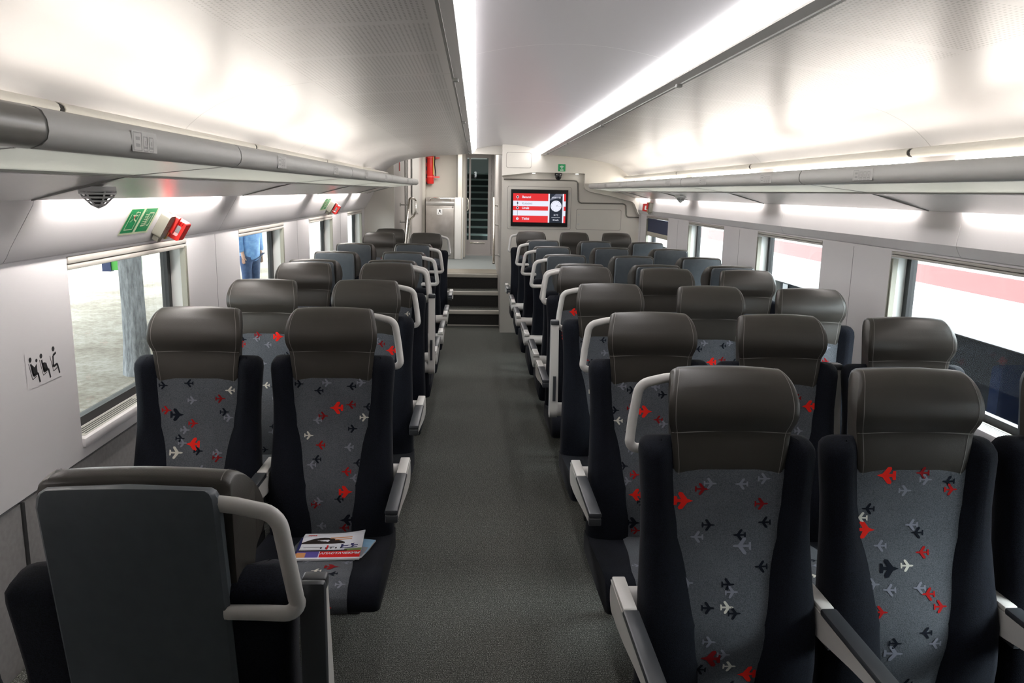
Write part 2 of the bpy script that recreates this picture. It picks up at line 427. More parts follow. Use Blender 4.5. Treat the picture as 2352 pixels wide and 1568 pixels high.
# light strips beside the vault
for s, lab in ((-1, 'left'), (1, 'right')):
    t = thing('ceiling_light', 'long glowing white light strip along the %s edge of the ceiling vault' % lab, 'ceiling light', (sx(s, .37), 3.6, 2.06), 0, 'ceiling light strips')
    o = lambda a, y, z: (sx(s, a)-sx(s, .37), y-3.6, z-2.06)
    d = MB(); pr = [(.384, 2.052), (.358, 2.072), (.338, 2.104), (.346, 2.12), (.388, 2.12)]
    d.loft([[o(a, y, z) for a, z in pr] for y in (1.0, 9.11)], 0)
    d.obj('diffuser', M['e_ceil'], t)
    a_ = MB(); pr = [(.384, 2.0515), (.386, 2.047), (.424, 2.036), (.428, 2.050), (.42, 2.058), (.386, 2.058)]
    a_.loft([[o(a, y, z) for a, z in pr] for y in (YB, 9.11)], 0)
    pr = [(.416, 2.034), (.424, 2.033), (.424, 2.04), (.416, 2.04)]
    a_.loft([[o(a, y, z) for a, z in pr] for y in (YB, 9.11)], 1)
    a_.obj('edge_profile', [M['edge'], M['lipdark']], t, smooth=20)
    for y in (1.18, 2.98, 4.78, 6.58, 8.38):
        MB().box(o(.41, 0, 0)[0]-.011, o(.41, 0, 0)[0]+.011, y-3.6-.012, y-3.6+.012, 2.022-2.06, 2.035-2.06, 0, .003).obj('clip', M['lipdark'], t)

# ------------------------------------------------------------------ luggage racks
def lip_ring(s, y, x0, grow=0.):
    c = (.962, 1.711); pts = []
    for a, z in [(-.027, -.004), (-.0255, .014), (-.019, .028), (-.008, .034), (.012, .034), (.026, .026), (.028, -.018), (.018, -.029), (.000, -.033), (-.015, -.027), (-.024, -.017)]:
        k = 1+grow; pts.append((sx(s, c[0]+a*k)-x0, y, c[1]+z*k*.88))
    return pts
def rack(s, joints, label_fn, sidename):
    for i in range(len(joints)-1):
        ya, yb = joints[i], joints[i+1]; ym = (ya+yb)/2; x0 = sx(s, 1.2)
        t = thing('luggage_rack', label_fn(i), 'luggage rack', (x0, ym, 1.66), 0, 'overhead luggage racks on the %s' % sidename)
        l = lambda a, y, z: (sx(s, a)-x0, y-ym, z-1.66)
        b = MB(); g = .004
        rings = [[(p[0], p[1]-ym, p[2]-1.66) for p in lip_ring(s, y, x0)] for y in (ya+g, yb-g)]
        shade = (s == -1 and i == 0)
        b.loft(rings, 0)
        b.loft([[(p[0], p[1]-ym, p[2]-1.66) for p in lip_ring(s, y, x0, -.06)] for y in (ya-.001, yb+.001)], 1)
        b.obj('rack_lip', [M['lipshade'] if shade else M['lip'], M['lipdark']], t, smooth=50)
        b = MB(); pr = [(.975, 1.684), (1.212, 1.658), (1.212, 1.668), (.975, 1.694)]
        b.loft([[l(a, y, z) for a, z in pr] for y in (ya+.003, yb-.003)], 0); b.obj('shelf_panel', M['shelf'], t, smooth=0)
        b = MB(); pr = [(1.216, 1.656), (1.30, 1.640), (1.475, 1.590), (1.478, 1.598), (1.30, 1.652), (1.216, 1.668)]
        b.loft([[l(a, y, z) for a, z in pr] for y in (ya+.003, yb-.003)], 0); b.obj('soffit_panel', M['alu'], t, smooth=20)
        b = MB(); pr = [(1.208, 1.654), (1.218, 1.652), (1.218, 1.672), (1.208, 1.672)]
        b.loft([[l(a, y, z) for a, z in pr] for y in (ya, yb)], 0)
        for y in (ya, yb):
            pr = [(.985, 1.6825), (1.215, 1.6565), (1.47, 1.5885), (1.47, 1.60), (1.215, 1.672), (.985, 1.693)]
            b.loft([[l(a, q, z) for a, z in pr] for q in (max(ya, y-.006), min(yb, y+.006))], 0)
        b.obj('rack_frame', M['lipdark'], t, smooth=0)
        L = min(1.5, yb-ya-.3)
        if yb-ya > .6:
            b = MB(); pr = [(1.440, 1.700), (1.467, 1.700), (1.467, 1.788), (1.458, 1.786)]
            b.loft([[l(a, ym+q, z) for a, z in pr] for q in (-L/2, L/2)], 0); b.obj('uplight', M['e_up'], t, smooth=0)
            b = MB(); b.quad(l(1.4815, ym-L/2, 1.600), l(1.4815, ym+L/2, 1.600), l(1.500, ym+L/2, 1.6175), l(1.500, ym-L/2, 1.6175), 0)
            b.obj('downlight', M['e_under' if s < 0 else 'e_under_right'], t, smooth=0, recalc=False)
        b = MB(); pr = [(1.479, 1.599), (1.500, 1.619), (1.515, 1.628), (1.468, 1.632), (1.470, 1.604)]
        b.loft([[l(a, q, z) for a, z in pr] for q in (ya+.002, yb-.002)], 0); b.obj('light_housing', M['wall'], t, smooth=0)
JL = [-1.85, .25, 1.17, 2.10, 3.95, 5.78, 7.6, 8.38]
JR = [1.27, 3.09, 4.92, 6.72, 8.3, 9.1]
wordsL = ['short smoked end piece nearest the camera at upper left', 'first long bay at upper left, one number label on its lip', 'second bay on the left, over the second window', 'third bay on the left', 'fourth bay on the left', 'last bay on the left, ending short of the stairs']
wordsR = ['nearest visible bay at upper right', 'second bay on the right, over the second window', 'third bay on the right', 'fourth bay on the right', 'last bay on the right, meeting the screen wall']
JL = [.2, 1.17, 2.10, 3.95, 5.78, 7.6, 8.38]
rack(-1, JL, lambda i: 'grey-lipped overhead luggage rack, ' + wordsL[i], 'left')
rack(1, JR, lambda i: 'grey-lipped overhead luggage rack, ' + wordsR[i], 'right')
# cream rails under the ceiling coves, with dark gaps
for s, cuts, nm in ((-1, [.2, 2.03, 3.75, 5.5, 7.25, 9.25], 'left'), (1, [1.28, 3.05, 4.85, 6.65, 9.05], 'right')):
    for i in range(len(cuts)-1):
        ya, yb = cuts[i]+.014, cuts[i+1]-.014; ym = (ya+yb)/2
        pos = ('nearest the camera', 'second', 'third', 'fourth', 'last length')[i]
        t = thing('cove_rail', 'cream rounded rail under the %s ceiling cove, %s in its line' % (nm, pos), 'rail', (sx(s, 1.362), ym, 1.812), 0, 'cream rails above the %s rack' % nm)
        hl = (yb-ya)/2
        b = MB(); n = 12
        b.loft([[(.024*math.cos(2*PI*k/n), q, .019*math.sin(2*PI*k/n)) for k in range(n)] for q in (-hl, hl)], 0); b.obj('rail', M['tube'], t, smooth=60)
        b = MB(); b.loft([[(.021*math.cos(2*PI*k/n), q, .016*math.sin(2*PI*k/n)) for k in range(n)] for q in (hl-.002, hl+.028)], 0); b.obj('rail_joint', M['gap'], t, smooth=60)

# ------------------------------------------------------------------ end walls
b = MB()
b.box(.29, 2.1, 9.10, 9.22, 0, 2.22, 0)
struct(b.obj('wall_far', [M['cream'], M['creamline']], smooth=0))
hd = [(.285, 1.808), (.33, 1.815), (.635, 1.852), (1.215, 1.850), (1.222, 1.845), (1.222, 1.70), (1.235, 1.675), (1.29, 1.648), (1.50, 1.61), (1.775, 1.545), (1.80, 1.52), (1.848, 1.41), (1.865, 1.395), (1.93, 1.395), (1.93, 2.22), (.285, 2.22)]
b = MB(); b.prism(hd, lambda u, v, w: (u, 8.985+w, v), .115)
struct(b.obj('trim_8', M['cream'], smooth=30))
b = MB(); b.box(-1.45, -.955, 9.30, 9.36, 0, 2.2, 0)
struct(b.obj('wall_far_left', M['cream'], smooth=0))

def Yp(y): return lambda u, v: (u, y, v)
def rrect(x0, x1, z0, z1, r, n=5):
    p = []
    for cxx, czz, a in ((x1-r, z1-r, 0), (x0+r, z1-r, PI/2), (x0+r, z0+r, PI), (x1-r, z0+r, 1.5*PI)):
        p += arc((cxx, czz), r, a, a+PI/2, n)
    return p
def panel(name, label, x0, x1, z0, z1, y, screws, r=.02):
    cx, cz = (x0+x1)/2, (z0+z1)/2
    t = thing(name, label, 'access panel', (cx, y, z0))
    f = lambda u, v, w: (u-cx, -w, v-z0)
    MB().prism(rrect(x0, x1, z0, z1, r), f, .003).obj('joint', M['creamline'], t, smooth=30)
    MB().prism(rrect(x0+.004, x1-.004, z0+.004, z1-.004, r), f, .0045).obj('cover_plate', M['cream'], t, smooth=30)
    for (u, v, rr) in screws: MB().cyl((u-cx, -.006, v-z0), rr, .003, 'y', 12).obj('screw', M['alu2'], t)
panel('access_panel', 'square cream cover plate at the top of the end wall, screws in corners', .33, .612, 1.897, 2.066, 8.985, [(.37, 1.93, .006), (.57, 1.93, .006), (.37, 2.035, .006), (.57, 2.035, .006)])
panel('access_panel', 'wide low cream cover plate to the right of the screen', 1.15, 1.672, 1.216, 1.453, 9.10, [(1.178, 1.39, .012), (1.178, 1.28, .014)])
# display
tv = thing('information_screen', 'black framed passenger screen showing red and white stops and a clock', 'screen', (.72, 9.10, 1.214))
f3 = lambda u, v, w: (u-.72, -w, v-1.214)
MB().prism(rrect(.354, 1.087, 1.213, 1.697, .02), f3, .003).obj('mounting_joint', M['creamline'], tv, smooth=30)
MB().prism(rrect(.358, 1.083, 1.217, 1.693, .02), f3, .005).obj('mounting_plate', M['cream'], tv, smooth=30)
MB().prism(rrect(.395, 1.047, 1.247, 1.663, .004), f3, .02).obj('bezel', M['blackgloss'], tv, smooth=30)
for v in (1.625, 1.455, 1.27): MB().cyl((1.065-.72, -.012, v-1.214), .013, .008, 'y', 14).obj('lock', M['alu2'], tv)
SM = [emis('screen_red', (.85, .045, .05), .95), emis('screen_white', (.86, .88, 1.), 1.0), emis('screen_dark', (.028, .034, .048), 1.),
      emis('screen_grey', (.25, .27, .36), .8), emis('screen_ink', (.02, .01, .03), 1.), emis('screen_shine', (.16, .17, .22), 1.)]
SU0, SU1, SV0, SV1 = .419, 1.022, 1.618, 1.292
def SF(k): return lambda u, v: (SU0+(SU1-SU0)*u-.72, -(.0205+k*.0004), SV0+(SV1-SV0)*v-1.214)
b = MB()
def R(u0, u1, v0, v1, mi, k=0): b.flat([(u0, v0), (u1, v0), (u1, v1), (u0, v1)], SF(k), mi)
for u0, u1 in ((0, .667), (.965, 1.)):
    for v0, v1, mi in ((0, .255, 0), (.255, .435, 1), (.435, .585, 0), (.585, .765, 1), (.765, 1., 0)): R(u0, u1, v0, v1, mi)
R(.667, .695, 0, 1, 1); R(.94, .965, 0, 1, 1); R(.695, .94, 0, 1, 2)
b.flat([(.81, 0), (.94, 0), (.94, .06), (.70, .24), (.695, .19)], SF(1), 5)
R(.082, .088, .125, .875, 3, 1)
asp = (SU1-SU0)/(SV0-SV1)
def D(u, v, r, mi, k): b.flat([(u+r*math.cos(2*PI*i/24), v+r*asp*math.sin(2*PI*i/24)) for i in range(24)], SF(k), mi)
for v, ring, mi in ((.125, 1, 4), (.335, 0, 4), (.5, 1, 4), (.875, 1, 3)):
    if ring: D(.085, v, .024, 1, 2)
    D(.085, v, .015 if v < .8 else .007, mi, 3)
def TX(s, u, v, size, mi, al='LEFT', bold=.0):
    # text in metres on the screen plane
    U, V = SU0+(SU1-SU0)*u-.72, SV0+(SV1-SV0)*v-1.214
    b.text(s, U, V, size, lambda a, c: (a, -.0225, c), mi, al, bold)
TX('Batumi', .17, .125, .036, 1, bold=.0008); TX('Kobuleti', .17, .345, .034, 3); TX('Ureki', .17, .505, .036, 1, bold=.0008); TX('Tbilisi', .17, .875, .036, 1, bold=.0008)
TX('2018-11-03', .8175, .13, .0225, 1, 'CENTER', .0004); TX('14 °C', .8175, .735, .023, 1, 'CENTER', .0004); TX('0 km/h', .8175, .905, .024, 1, 'CENTER', .0004)
R(.735, .90, .808, .816, 1, 2)
D(.8175, .42, .104, 1, 2)
for i in range(12):
    a = 2*PI*i/12; D(.8175+.088*math.cos(a), .42+.088*asp*math.sin(a), .0055, 3, 3)
b.line([(.8175, .42), (.858, .375)], .008, SF(3), 3); b.line([(.8175, .42), (.90, .425)], .006, SF(3), 3)
b.obj('display', SM, tv, smooth=0, recalc=False)
# wifi sign
t = thing('wifi_sign', 'small green square sticker with white wireless arcs above the camera dome', 'sign', (.955, 8.984, 1.868))
b = MB(); f = lambda k: (lambda u, v: (u, -.001-k*.0005, v))
b.prism(rrect(-.041, .041, 0, .08, .004), lambda u, v, w: (u, -w, v), .001)
for r in (.012, .021, .030): 
    b.line(arc((0, .030), r, PI*.25, PI*.75, 8), .0045, f(1), 1)
b.disc(0, .031, .0045, f(1), 1); b.text('WiFi', 0, .013, .020, f(1), 1, 'CENTER', .0006)
b.obj('sticker', [M['green'], M['text_white']], t, smooth=0)
# dome camera and spotlights in the soffit
t = thing('dome_camera', 'black security camera dome hanging under the soffit over the screen', 'security camera', (.925, 9.04, 1.85))
MB().lathe((0, 0, 0), [(.001, .0), (.041, 0), (.043, -.008), (.043, -.028), (.036, -.032)], 24).obj('housing', M['black'], t)
MB().lathe((0, 0, 0), [(.035, -.030), (.034, -.050), (.027, -.066), (.014, -.076), (.001, -.079)], 24).obj('dome', M['blackgloss'], t)
b = MB()
for i in range(6): 
    a = 2*PI*i/6; b.cyl((.0435*math.cos(a), .0435*math.sin(a), -.022), .004, .006, 'z', 8)
b.obj('sensor', M['alu2'], t)
for x, lab in ((.645, 'left'), (1.135, 'right')):
    t = thing('spotlight', 'small round white spotlight in the soffit %s of the dome camera' % lab, 'spotlight', (x, 9.035, 1.849), 0, 'soffit spotlights')
    MB().lathe((0, 0, 0), [(.001, 0), (.022, 0), (.022, -.004), (.001, -.0045)], 20).obj('bezel', M['white'], t)
    MB().lathe((0, 0, -.0045), [(.001, 0), (.017, 0), (.016, -.002), (.001, -.003)], 20).obj('lens', M['e_spot'], t)
# cable conduit
cond = [(.31, 1.773), (1.11, 1.771), (1.14, 1.765), (1.155, 1.748), (1.165, 1.56), (1.17, 1.54), (1.185, 1.526), (1.205, 1.521), (1.68, 1.521), (1.705, 1.515), (1.72, 1.50), (1.728, 1.40), (1.733, 1.385), (1.748, 1.374), (1.77, 1.371), (1.875, 1.369)]
b = MB().tube([(u, 9.090, v) for u, v in cond], .0075, 8); b.cyl((.39, 9.082, 1.773), .009, .012, 'y', 10)
tag(b.obj('cable_conduit', mat('conduit_grey', (.16, .15, .13), .45)), 'thin dark grey cable conduit stepping down across the end wall', 'conduit')

# ------------------------------------------------------------------ stairs, vestibule
st = thing('staircase', 'short dark flight of stairs with pale metal nosings up to the vestibule', 'staircase', (-.25, 9.56, 0))
steps = [(9.56, .187), (9.94, .372), (10.33, .556)]
for i, (y, z) in enumerate(steps):
    yn = steps[i+1][0] if i < 2 else 10.40
    MB().box(-.55, .54, y-9.56, y-9.56+.03, z-.187, z-.02).obj('riser', M['riser'], st, smooth=0)
    MB().box(-.55, .54, y-9.56+.0, yn-9.56+.03, z-.012, z).obj('tread', M['carpet'], st, smooth=0)
    MB().box(-.55, .54, y-9.56-.018, y-9.56+.035, z-.042, z+.004, 0, .004).obj('nosing', M['nosing'], st)
MB().box(-.55, .54, -.012, .0, 0, .012).obj('base_strip', M['nosing'], st, smooth=0)
struct(MB().box(-1.3, .29, 10.36, 15.2, .50, .556).obj('floor.001', mat('landing_floor', (.20, .22, .22), .6)))
struct(MB().box(-.8, .285, 10.42, 11.0, .556, .5585).obj('trim_9', M['plate'], smooth=0))
struct(MB().box(-.87, -.80, 9.4, 10.4, 0, .9).obj('trim_10', M['vest'], smooth=0))
# side walls
b = MB(); b.box(.29, .36, 9.2, 13.46, 0, 2.4)
struct(b.obj('wall_right.001', M['vest'], smooth=0))
b = MB()
def quadwall(p, q, th, z0, z1, mi=0):
    (xa, ya), (xb, yb) = p, q; L = math.hypot(xb-xa, yb-ya); nx, ny = -(yb-ya)/L*th, (xb-xa)/L*th
    ring = [(xa, ya), (xb, yb), (xb+nx, yb+ny), (xa+nx, ya+ny)]
    b.loft([[(u, v, z) for u, v in ring] for z in (z0, z1)], mi)
quadwall((-.985, 9.3), (-.86, 12.75), .08, 0, 2.4)
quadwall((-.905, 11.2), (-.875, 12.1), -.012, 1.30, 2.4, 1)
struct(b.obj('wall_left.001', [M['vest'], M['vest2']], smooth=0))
dpost = thing('partition_post', 'slim aluminium post with glass edge on the left wall beyond the rack end', 'post', (-.925, 10.55, 0))
MB().box(-.018, .004, -.03, .03, .5, 2.3, 0, .003).obj('post', M['alu2'], dpost)
MB().box(-.01, .02, .05, .065, .5, 2.3, 0, .002).obj('glass_edge', M['white'], dpost)
tag(MB().box(-.958, -.952, 9.98, 10.03, 1.86, 1.99, 0, .001).obj('red_sticker', M['redsoft']), 'narrow red vertical sticker high on the vestibule side wall', 'sticker')
b = MB(); b.box(-.90, -.18, 13.0, 13.1, .55, 2.5, 0); b.box(-.325, -.30, 12.9, 13.0, .55, 2.5, 1); b.box(-.295, -.225, 12.6, 13.0, .556, 2.5, 0, .004)
struct(b.obj('wall_far.001', [M['cream'], M['vest2']], smooth=0))
struct(MB().box(-.86, -.815, 12.72, 13.0, .55, 2.5, 0).obj('trim_12', M['cream'], smooth=0))
struct(MB().box(-1.6, 2.3, 9.32, 16.6, 2.28, 2.34).obj('ceiling.002', M['cream'], smooth=0))
struct(MB().box(-1.06, .30, 9.23, 9.33, 2.05, 2.34).obj('trim_11', M['cream'], smooth=0))
# litter bin cabinet
bn = thing('bin_cabinet', 'stainless steel waste bin cabinet with white side, beside the vestibule door', 'bin', (-.5, 12.62, .556))
MB().box(-.30, .158, 0, .36, .004, .86, 0, .004).obj('cabinet_body', M['steel'], bn)
MB().box(-.285, .143, -.012, .0, .05, .80, 0, .003).obj('door', M['steel'], bn)
MB().box(-.30, .158, -.014, .02, .845, .90, 0, .004).obj('top_rail', M['alu2'], bn)
b = MB(); b.box(-.30, .158, .02, .36, .86, .965, 0, .004); b.obj('lid', M['steel'], bn)
b = MB(); b.tube([(-.24, -.005, .915), (-.235, -.008, .94), (-.21, -.01, .955), (.07, -.01, .955), (.095, -.008, .94), (.10, -.005, .915)], .009, 8); b.obj('handle', M['chrome'], bn)
b = MB(); b.box(.158, .262, -.05, .36, .004, .97, 0, .006); b.box(.262, .292, -.0, .36, .004, .97, 0, .004); b.obj('side_panel', M['white'], bn)
b = MB(); f0 = lambda u, v: (u-.08, -.0135, v+.70)
b.flat([(-.042, 0), (.042, 0), (.042, .088), (-.042, .088)], lambda u, v: (u-.08, -.013, v+.70), 0)
b.disc(.004, .066, .013, f0, 1); b.line([(-.012, .045), (.012, .05), (.02, .028)], .009, f0, 1); b.line([(-.025, .012), (-.012, .03)], .007, f0, 1); b.line([(.022, .012), (.028, .02)], .006, f0, 1)
b.obj('pictogram', [M['text_white'], M['text_dark']], bn, smooth=0, recalc=False)
MB().cyl((.128, -.02, .825), .011, .012, 'y', 12).obj('lock', M['alu2'], bn)
# fire extinguisher
ex = thing('fire_extinguisher', 'red fire extinguisher strapped to the vestibule wall above the bin', 'fire extinguisher', (-.745, 12.935, 1.735))
MB().lathe((0, 0, 0), [(.001, .0), (.05, .0), (.056, .012), (.056, .44), (.046, .475), (.02, .49), (.02, .52), (.001, .52)], 20).obj('cylinder', M['red'], ex)
MB().box(-.085, -.035, -.02, .06, -.01, .5, 0, .006).obj('bracket', M['black'], ex)
b = MB()
for i in range(4): b.box(-.082, -.062, -.026, -.018, .03+.12*i, .09+.12*i)
b.obj('bracket_marking', M['red'], ex, smooth=0)
for z in (.10, .40):
    b = MB(); b.lathe((0, 0, z), [(.0575, 0), (.0590, 0), (.0590, .022), (.0575, .022)], 20); b.box(.05, .15, -.03, -.024, -.004+z, .018+z)
    b.obj('strap', M['redsoft'], ex)
b = MB().tube([(.0, 0, .5), (.06, -.02, .50), (.075, -.03, .43), (.07, -.03, .3), (.085, -.03, .2), (.09, -.03, .12)], .009, 8); b.obj('hose', M['black'], ex)
MB().box(.045, .062, -.05, -.03, .14, .42, 0, .003).obj('tag', mat('tag_yellow', (.75, .45, .12), .5), ex)
# door with glazing at the end of the vestibule
dr_ = struct(link('door_1', None, None, (.03, 13.46, .556)))
b = MB()
b.box(-.24, -.19, -.04, .06, 0, 1.75); b.box(.165, .215, -.03, .05, .0, 1.75); b.box(.218, .262, -.02, .05, 0, 1.75)
b.box(-.19, .165, -.02, .03, 0.02, .26); b.box(-.19, .165, -.02, .03, 1.62, 1.75)
b.box(-.155, -.125, -.025, .03, .26, 1.62); b.box(-.24, .24, -.10, .02, 0, .02)
b.obj('door_frame', M['doorframe'], dr_, smooth=0)
MB().box(-.19, .165, .0, .008, .26, 1.62).obj('door_pane', M['glassdoor'], dr_, smooth=0)
b = MB().tube([(-.2, -.04, .76), (-.175, -.09, .76), (-.165, -.10, .78), (-.165, -.10, .93), (-.175, -.09, .95), (-.2, -.04, .95)], .012, 8); b.obj('door_handle', M['chrome'], dr_)
for x in (.19, .24): MB().box(x-.012, x+.012, -.036, -.028, .93, 1.07, 0, .003).obj('lock_plate', M['vest2'], dr_)
MB().box(-.13, .12, -.03, -.02, .20, .225, 0, .003).obj('kick_rail', M['chrome'], dr_)
# stairs beyond the glass door
M['step_dark'] = mat('upper_step', (.07, .075, .075), .6)
r2 = thing('upper_staircase', 'long flight of dark steps with pale nosings rising behind the glass door', 'staircase', (.05, 14.55, .55))
for i in range(10):
    y, z = .24*i, .31+.1275*i
    MB().box(-.42, .40, y, y+.25, z-.30 if i == 0 else z-.128, z-.012).obj('step', M['step_dark'], r2, smooth=0)
    MB().box(-.42, .40, y-.012, y+.03, z-.036, z, 0, .003).obj('nosing', mat('nosing_pale', (.55, .60, .57), .5) if i == 0 else bpy.data.materials['nosing_pale'], r2)
b = MB(); b.tube([(.33, .2, 2.35), (.20, 1.4, 1.75+.9)], .02, 8); b.obj('stair_rail', M['chrome'], r2)
b = MB(); b.tube([(-.26, -.45, .05), (-.27, -.3, 1.0), (-.24, -.2, 1.25)], .013, 8); b.tube([(-.31, -.6, .1), (-.29, -.35, .75)], .011, 8); b.obj('left_rail', M['chrome'], r2)
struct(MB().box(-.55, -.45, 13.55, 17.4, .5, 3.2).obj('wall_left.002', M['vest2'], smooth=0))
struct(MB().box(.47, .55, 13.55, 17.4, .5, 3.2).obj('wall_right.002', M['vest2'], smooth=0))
struct(MB().box(-.6, .6, 17.3, 17.4, .5, 3.2).obj('wall_far.002', M['gap'], smooth=0))
# handrails at the stairs
t = thing('handrail', 'bent tubular handrail beside the stairs on the left, with wall brackets', 'handrail', (-.80, 9.7, .9))
b = MB().tube([(-.09, -.05, -.05), (-.07, .0, .1), (-.04, .10, .45), (-.025, .15, .615), (-.015, .18, .63), (.03, .25, .625), (.045, .28, .60), (.045, .28, .47), (.02, .25, .41), (-.01, .2, .39), (-.02, .15, .36), (-.05, .05, .0), (-.06, .0, -.15)], .014, 8)
b.obj('rail_tube', M['chrome'], t)
for z, y in ((.55, .13), (.34, .10)):
    b = MB().tube([(-.035, y, z), (-.13, y+.04, z)], .009, 8); b.cyl((-.142, y+.04, z), .022, .012, 'x', 12); b.obj('bracket', M['alu2'], t)
MB().box(-.05, -.02, .2, .5, -.4, .38, 0, .003).obj('perforated_panel', M['alu2'], t)
t = thing('handrail', 'straight tubular handrail sloping up the right side of the stairs', 'handrail', (.24, 9.6, .78))
MB().tube([(-.022, -.02, -.012), (-.02, .0, .02), (-.01, .6, .36), (.0, 1.2, .68), (.002, 1.4, .76)], .0155, 10).obj('rail_tube', M['chrome'], t)
for y, z in ((.12, .085), (.75, .43), (1.2, .67)):
    b = MB().tube([(-.01, y, z), (.05, y, z-.01)], .007, 8); b.cyl((.044, y, z-.01), .02, .006, 'x', 12); b.obj('bracket', M['alu2'], t)

# ------------------------------------------------------------------ seats (local front = -y, root on the carpet)
def yb_(z): return -.15*(1.217-z)
def yf(z): return -.15*(1.217-z) - .034*math.exp(-((z-.575)/.135)**2) + .006*math.exp(-((z-.86)/.10)**2)
PW = [(.36, .068), (.445, .069), (.511, .075), (.62, .087), (.729, .106), (.80, .123), (.837, .130), (.961, .138), (1.05, .138)]
def interp(t, x):
    if x <= t[0][0]: return t[0][1]
    for (a, b), (c, d) in zip(t[:-1], t[1:]):
        if x <= c: return b+(d-b)*(x-a)/(c-a)
    return t[-1][1]
HW = [(.36, .220), (.5, .219), (.65, .214), (.8, .210), (.9, .211), (.97, .217), (1.0, .219), (1.02, .217), (1.032, .211), (1.041, .204), (1.046, .186)]
def backrest_mesh():
    b = MB(); rings = []
    for z in (.36, .42, .5, .6, .7, .8, .88, .95, 1.0, 1.02, 1.032, 1.041, 1.046):
        hw, pw, y0 = interp(HW, z), interp(PW, z), yf(z); wh = .036; yb = yb_(z)+.078
        k = 1 if z <= 1.02 else {1.032: .84, 1.041: .52, 1.046: .06}[z]
        ym = y0+.02
        half = [(0, y0+.004), (pw-.012, y0+.003), (pw+.004, y0-.004), (pw+.022, y0-wh*.75), ((pw+hw)/2, y0-wh), (hw-.03, y0-wh*.92), (hw-.010, y0-wh*.62), (hw-.001, y0-wh*.1), (hw, yb-.045), (hw-.004, yb-.018), (hw-.02, yb-.003), (0, yb)]
        half = [(min(u, hw), ym+(v-ym)*k) for u, v in half]
        ring = [(u, v, z) for u, v in half] + [(-u, v, z) for u, v in half[-2:0:-1]]
        rings.append(ring)
    b.loft(rings, 0); return b.mesh('backrest', M['navy'], 50)
PLANE = [[(-.44, -.06), (.36, -.065), (.50, -.03), (.50, .03), (.36, .065), (-.44, .06)], [(.24, .02), (-.02, .02), (-.25, .34), (-.21, .45), (-.07, .42)], [(.24, -.02), (-.02, -.02), (-.25, -.34), (-.21, -.45), (-.07, -.42)], [(-.51, -.21), (-.39, -.19), (-.36, 0), (-.39, .19), (-.51, .21)]]
JET = [[(-.44, -.08), (.24, -.10), (.53, 0), (.24, .10), (-.44, .08)], [(.26, .04), (-.10, .04), (-.30, .36), (-.24, .48), (-.06, .45)], [(.26, -.04), (-.10, -.04), (-.30, -.36), (-.24, -.48), (-.06, -.45)], [(-.52, -.25), (-.36, -.24), (-.30, 0), (-.36, .24), (-.52, .25)]]
KEYS = 'rRdnwl'
def put_plane(b, code, u, v, d, fn, lim=None):
    big = code.isupper(); c = code.lower() if code in 'NWLD' else code
    red = code in 'rRdD'; S = .046 if big else (.034 if red else .032)
    if code == 'D': c = 'd'
    polys = JET if code in 'RDN' else PLANE
    for pl in polys:
        pts = []
        for x, y in pl:
            U, V = u+d*x*S, v+y*S
            if lim is not None: U = max(-lim(V), min(lim(V), U))
            pts.append((U, V))
        b.flat(pts, fn, 1+KEYS.index(c))
PRINTS = [
 "l-47,935R d-67,921R l32,934L l89,947R R-112,891R d84,884R n93,838L n-49,832R l-78,803L n29,808L L35,782L n83,733L l-105,696R n-3,694R l5,677R n-55,641R w-8,643R n10,629R l-52,561R D-46,517L l-15,528R w2,496R n-71,485L R48,472L n10,440L",
 "R-66,956L d26,963L l35,946R n95,941L r102,920R l-17,918R n-108,871L w-125,848L R-115,819R l3,832L n17,813L l-78,781L r29,766L N-57,728R w-12,735R l-100,691R l-60,679L l16,684L r38,670L r67,641R r-85,628R n27,580L n-49,553R l52,552L L-51,526R n-8,441L",
 "n-28,953L n-117,944R w113,928L d80,899R l-17,893R r-107,857R N-70,842R n94,852R l108,832R r-13,813R l-41,790R n-57,761R l-48,746R R-12,743L W-69,714R n8,720R l74,713R d75,698R N-30,643R l20,660L r50,600R n-40,560L l10,520R w-30,480L",
 "n-117,948R l-19,953R n-48,925L n67,941L l102,954R R14,864L d65,875L n125,867L w113,830R d-32,835R l-53,820L w-82,767R n73,791R r-40,735L l61,728L n-51,688L l-69,669L r55,647L n94,675L l83,625L R54,578R n30,553L l-40,545R d-51,532R N55,472L l-35,450L d45,442L"]
def parse(s):
    out = []
    for t in s.split():
        a, c = t[1:-1].split(','); out.append((t[0], int(a)/1000, int(c)/1000, 1 if t[-1] == 'R' else -1))
    return out
PM = [M['grey']] + [PRINT[k] for k in KEYS]
def back_panel_mesh(k, flip=1):
    b = MB(); rows = []
    S = lambda u, z: (u, yf(z)-.0035-.004*(1-(u/max(interp(PW, z), .01))**2), z)
    for i in range(19):
        z = .37+(.97-.37)*i/18; w = interp(PW, z)+.006
        rows.append([S(u*w, z) for u in [-1+2*j/8 for j in range(9)]])
    b.grid(rows, 0)
    for c, u, v, d in parse(PRINTS[k]):
        put_plane(b, c, u*flip, v, d*flip, lambda a, q: (lambda p: (p[0], p[1]-.0012, p[2]))(S(a, q)), lambda q: interp(PW, q)+.004)
    return b.mesh('back_panel', PM, 50, recalc=False)
HP = [(-.040, .957, .139), (-.043, .985, .141), (-.042, 1.02, .145), (-.039, 1.062, .150), (-.048, 1.086, .157), (-.054, 1.110, .161), (-.050, 1.142, .161), (-.036, 1.172, .156), (-.016, 1.196, .148), (.010, 1.209, .140), (.034, 1.208, .139), (.047, 1.199, .140), (.050, 1.16, .141), (.040, 1.08, .139), (.022, .957, .136)]
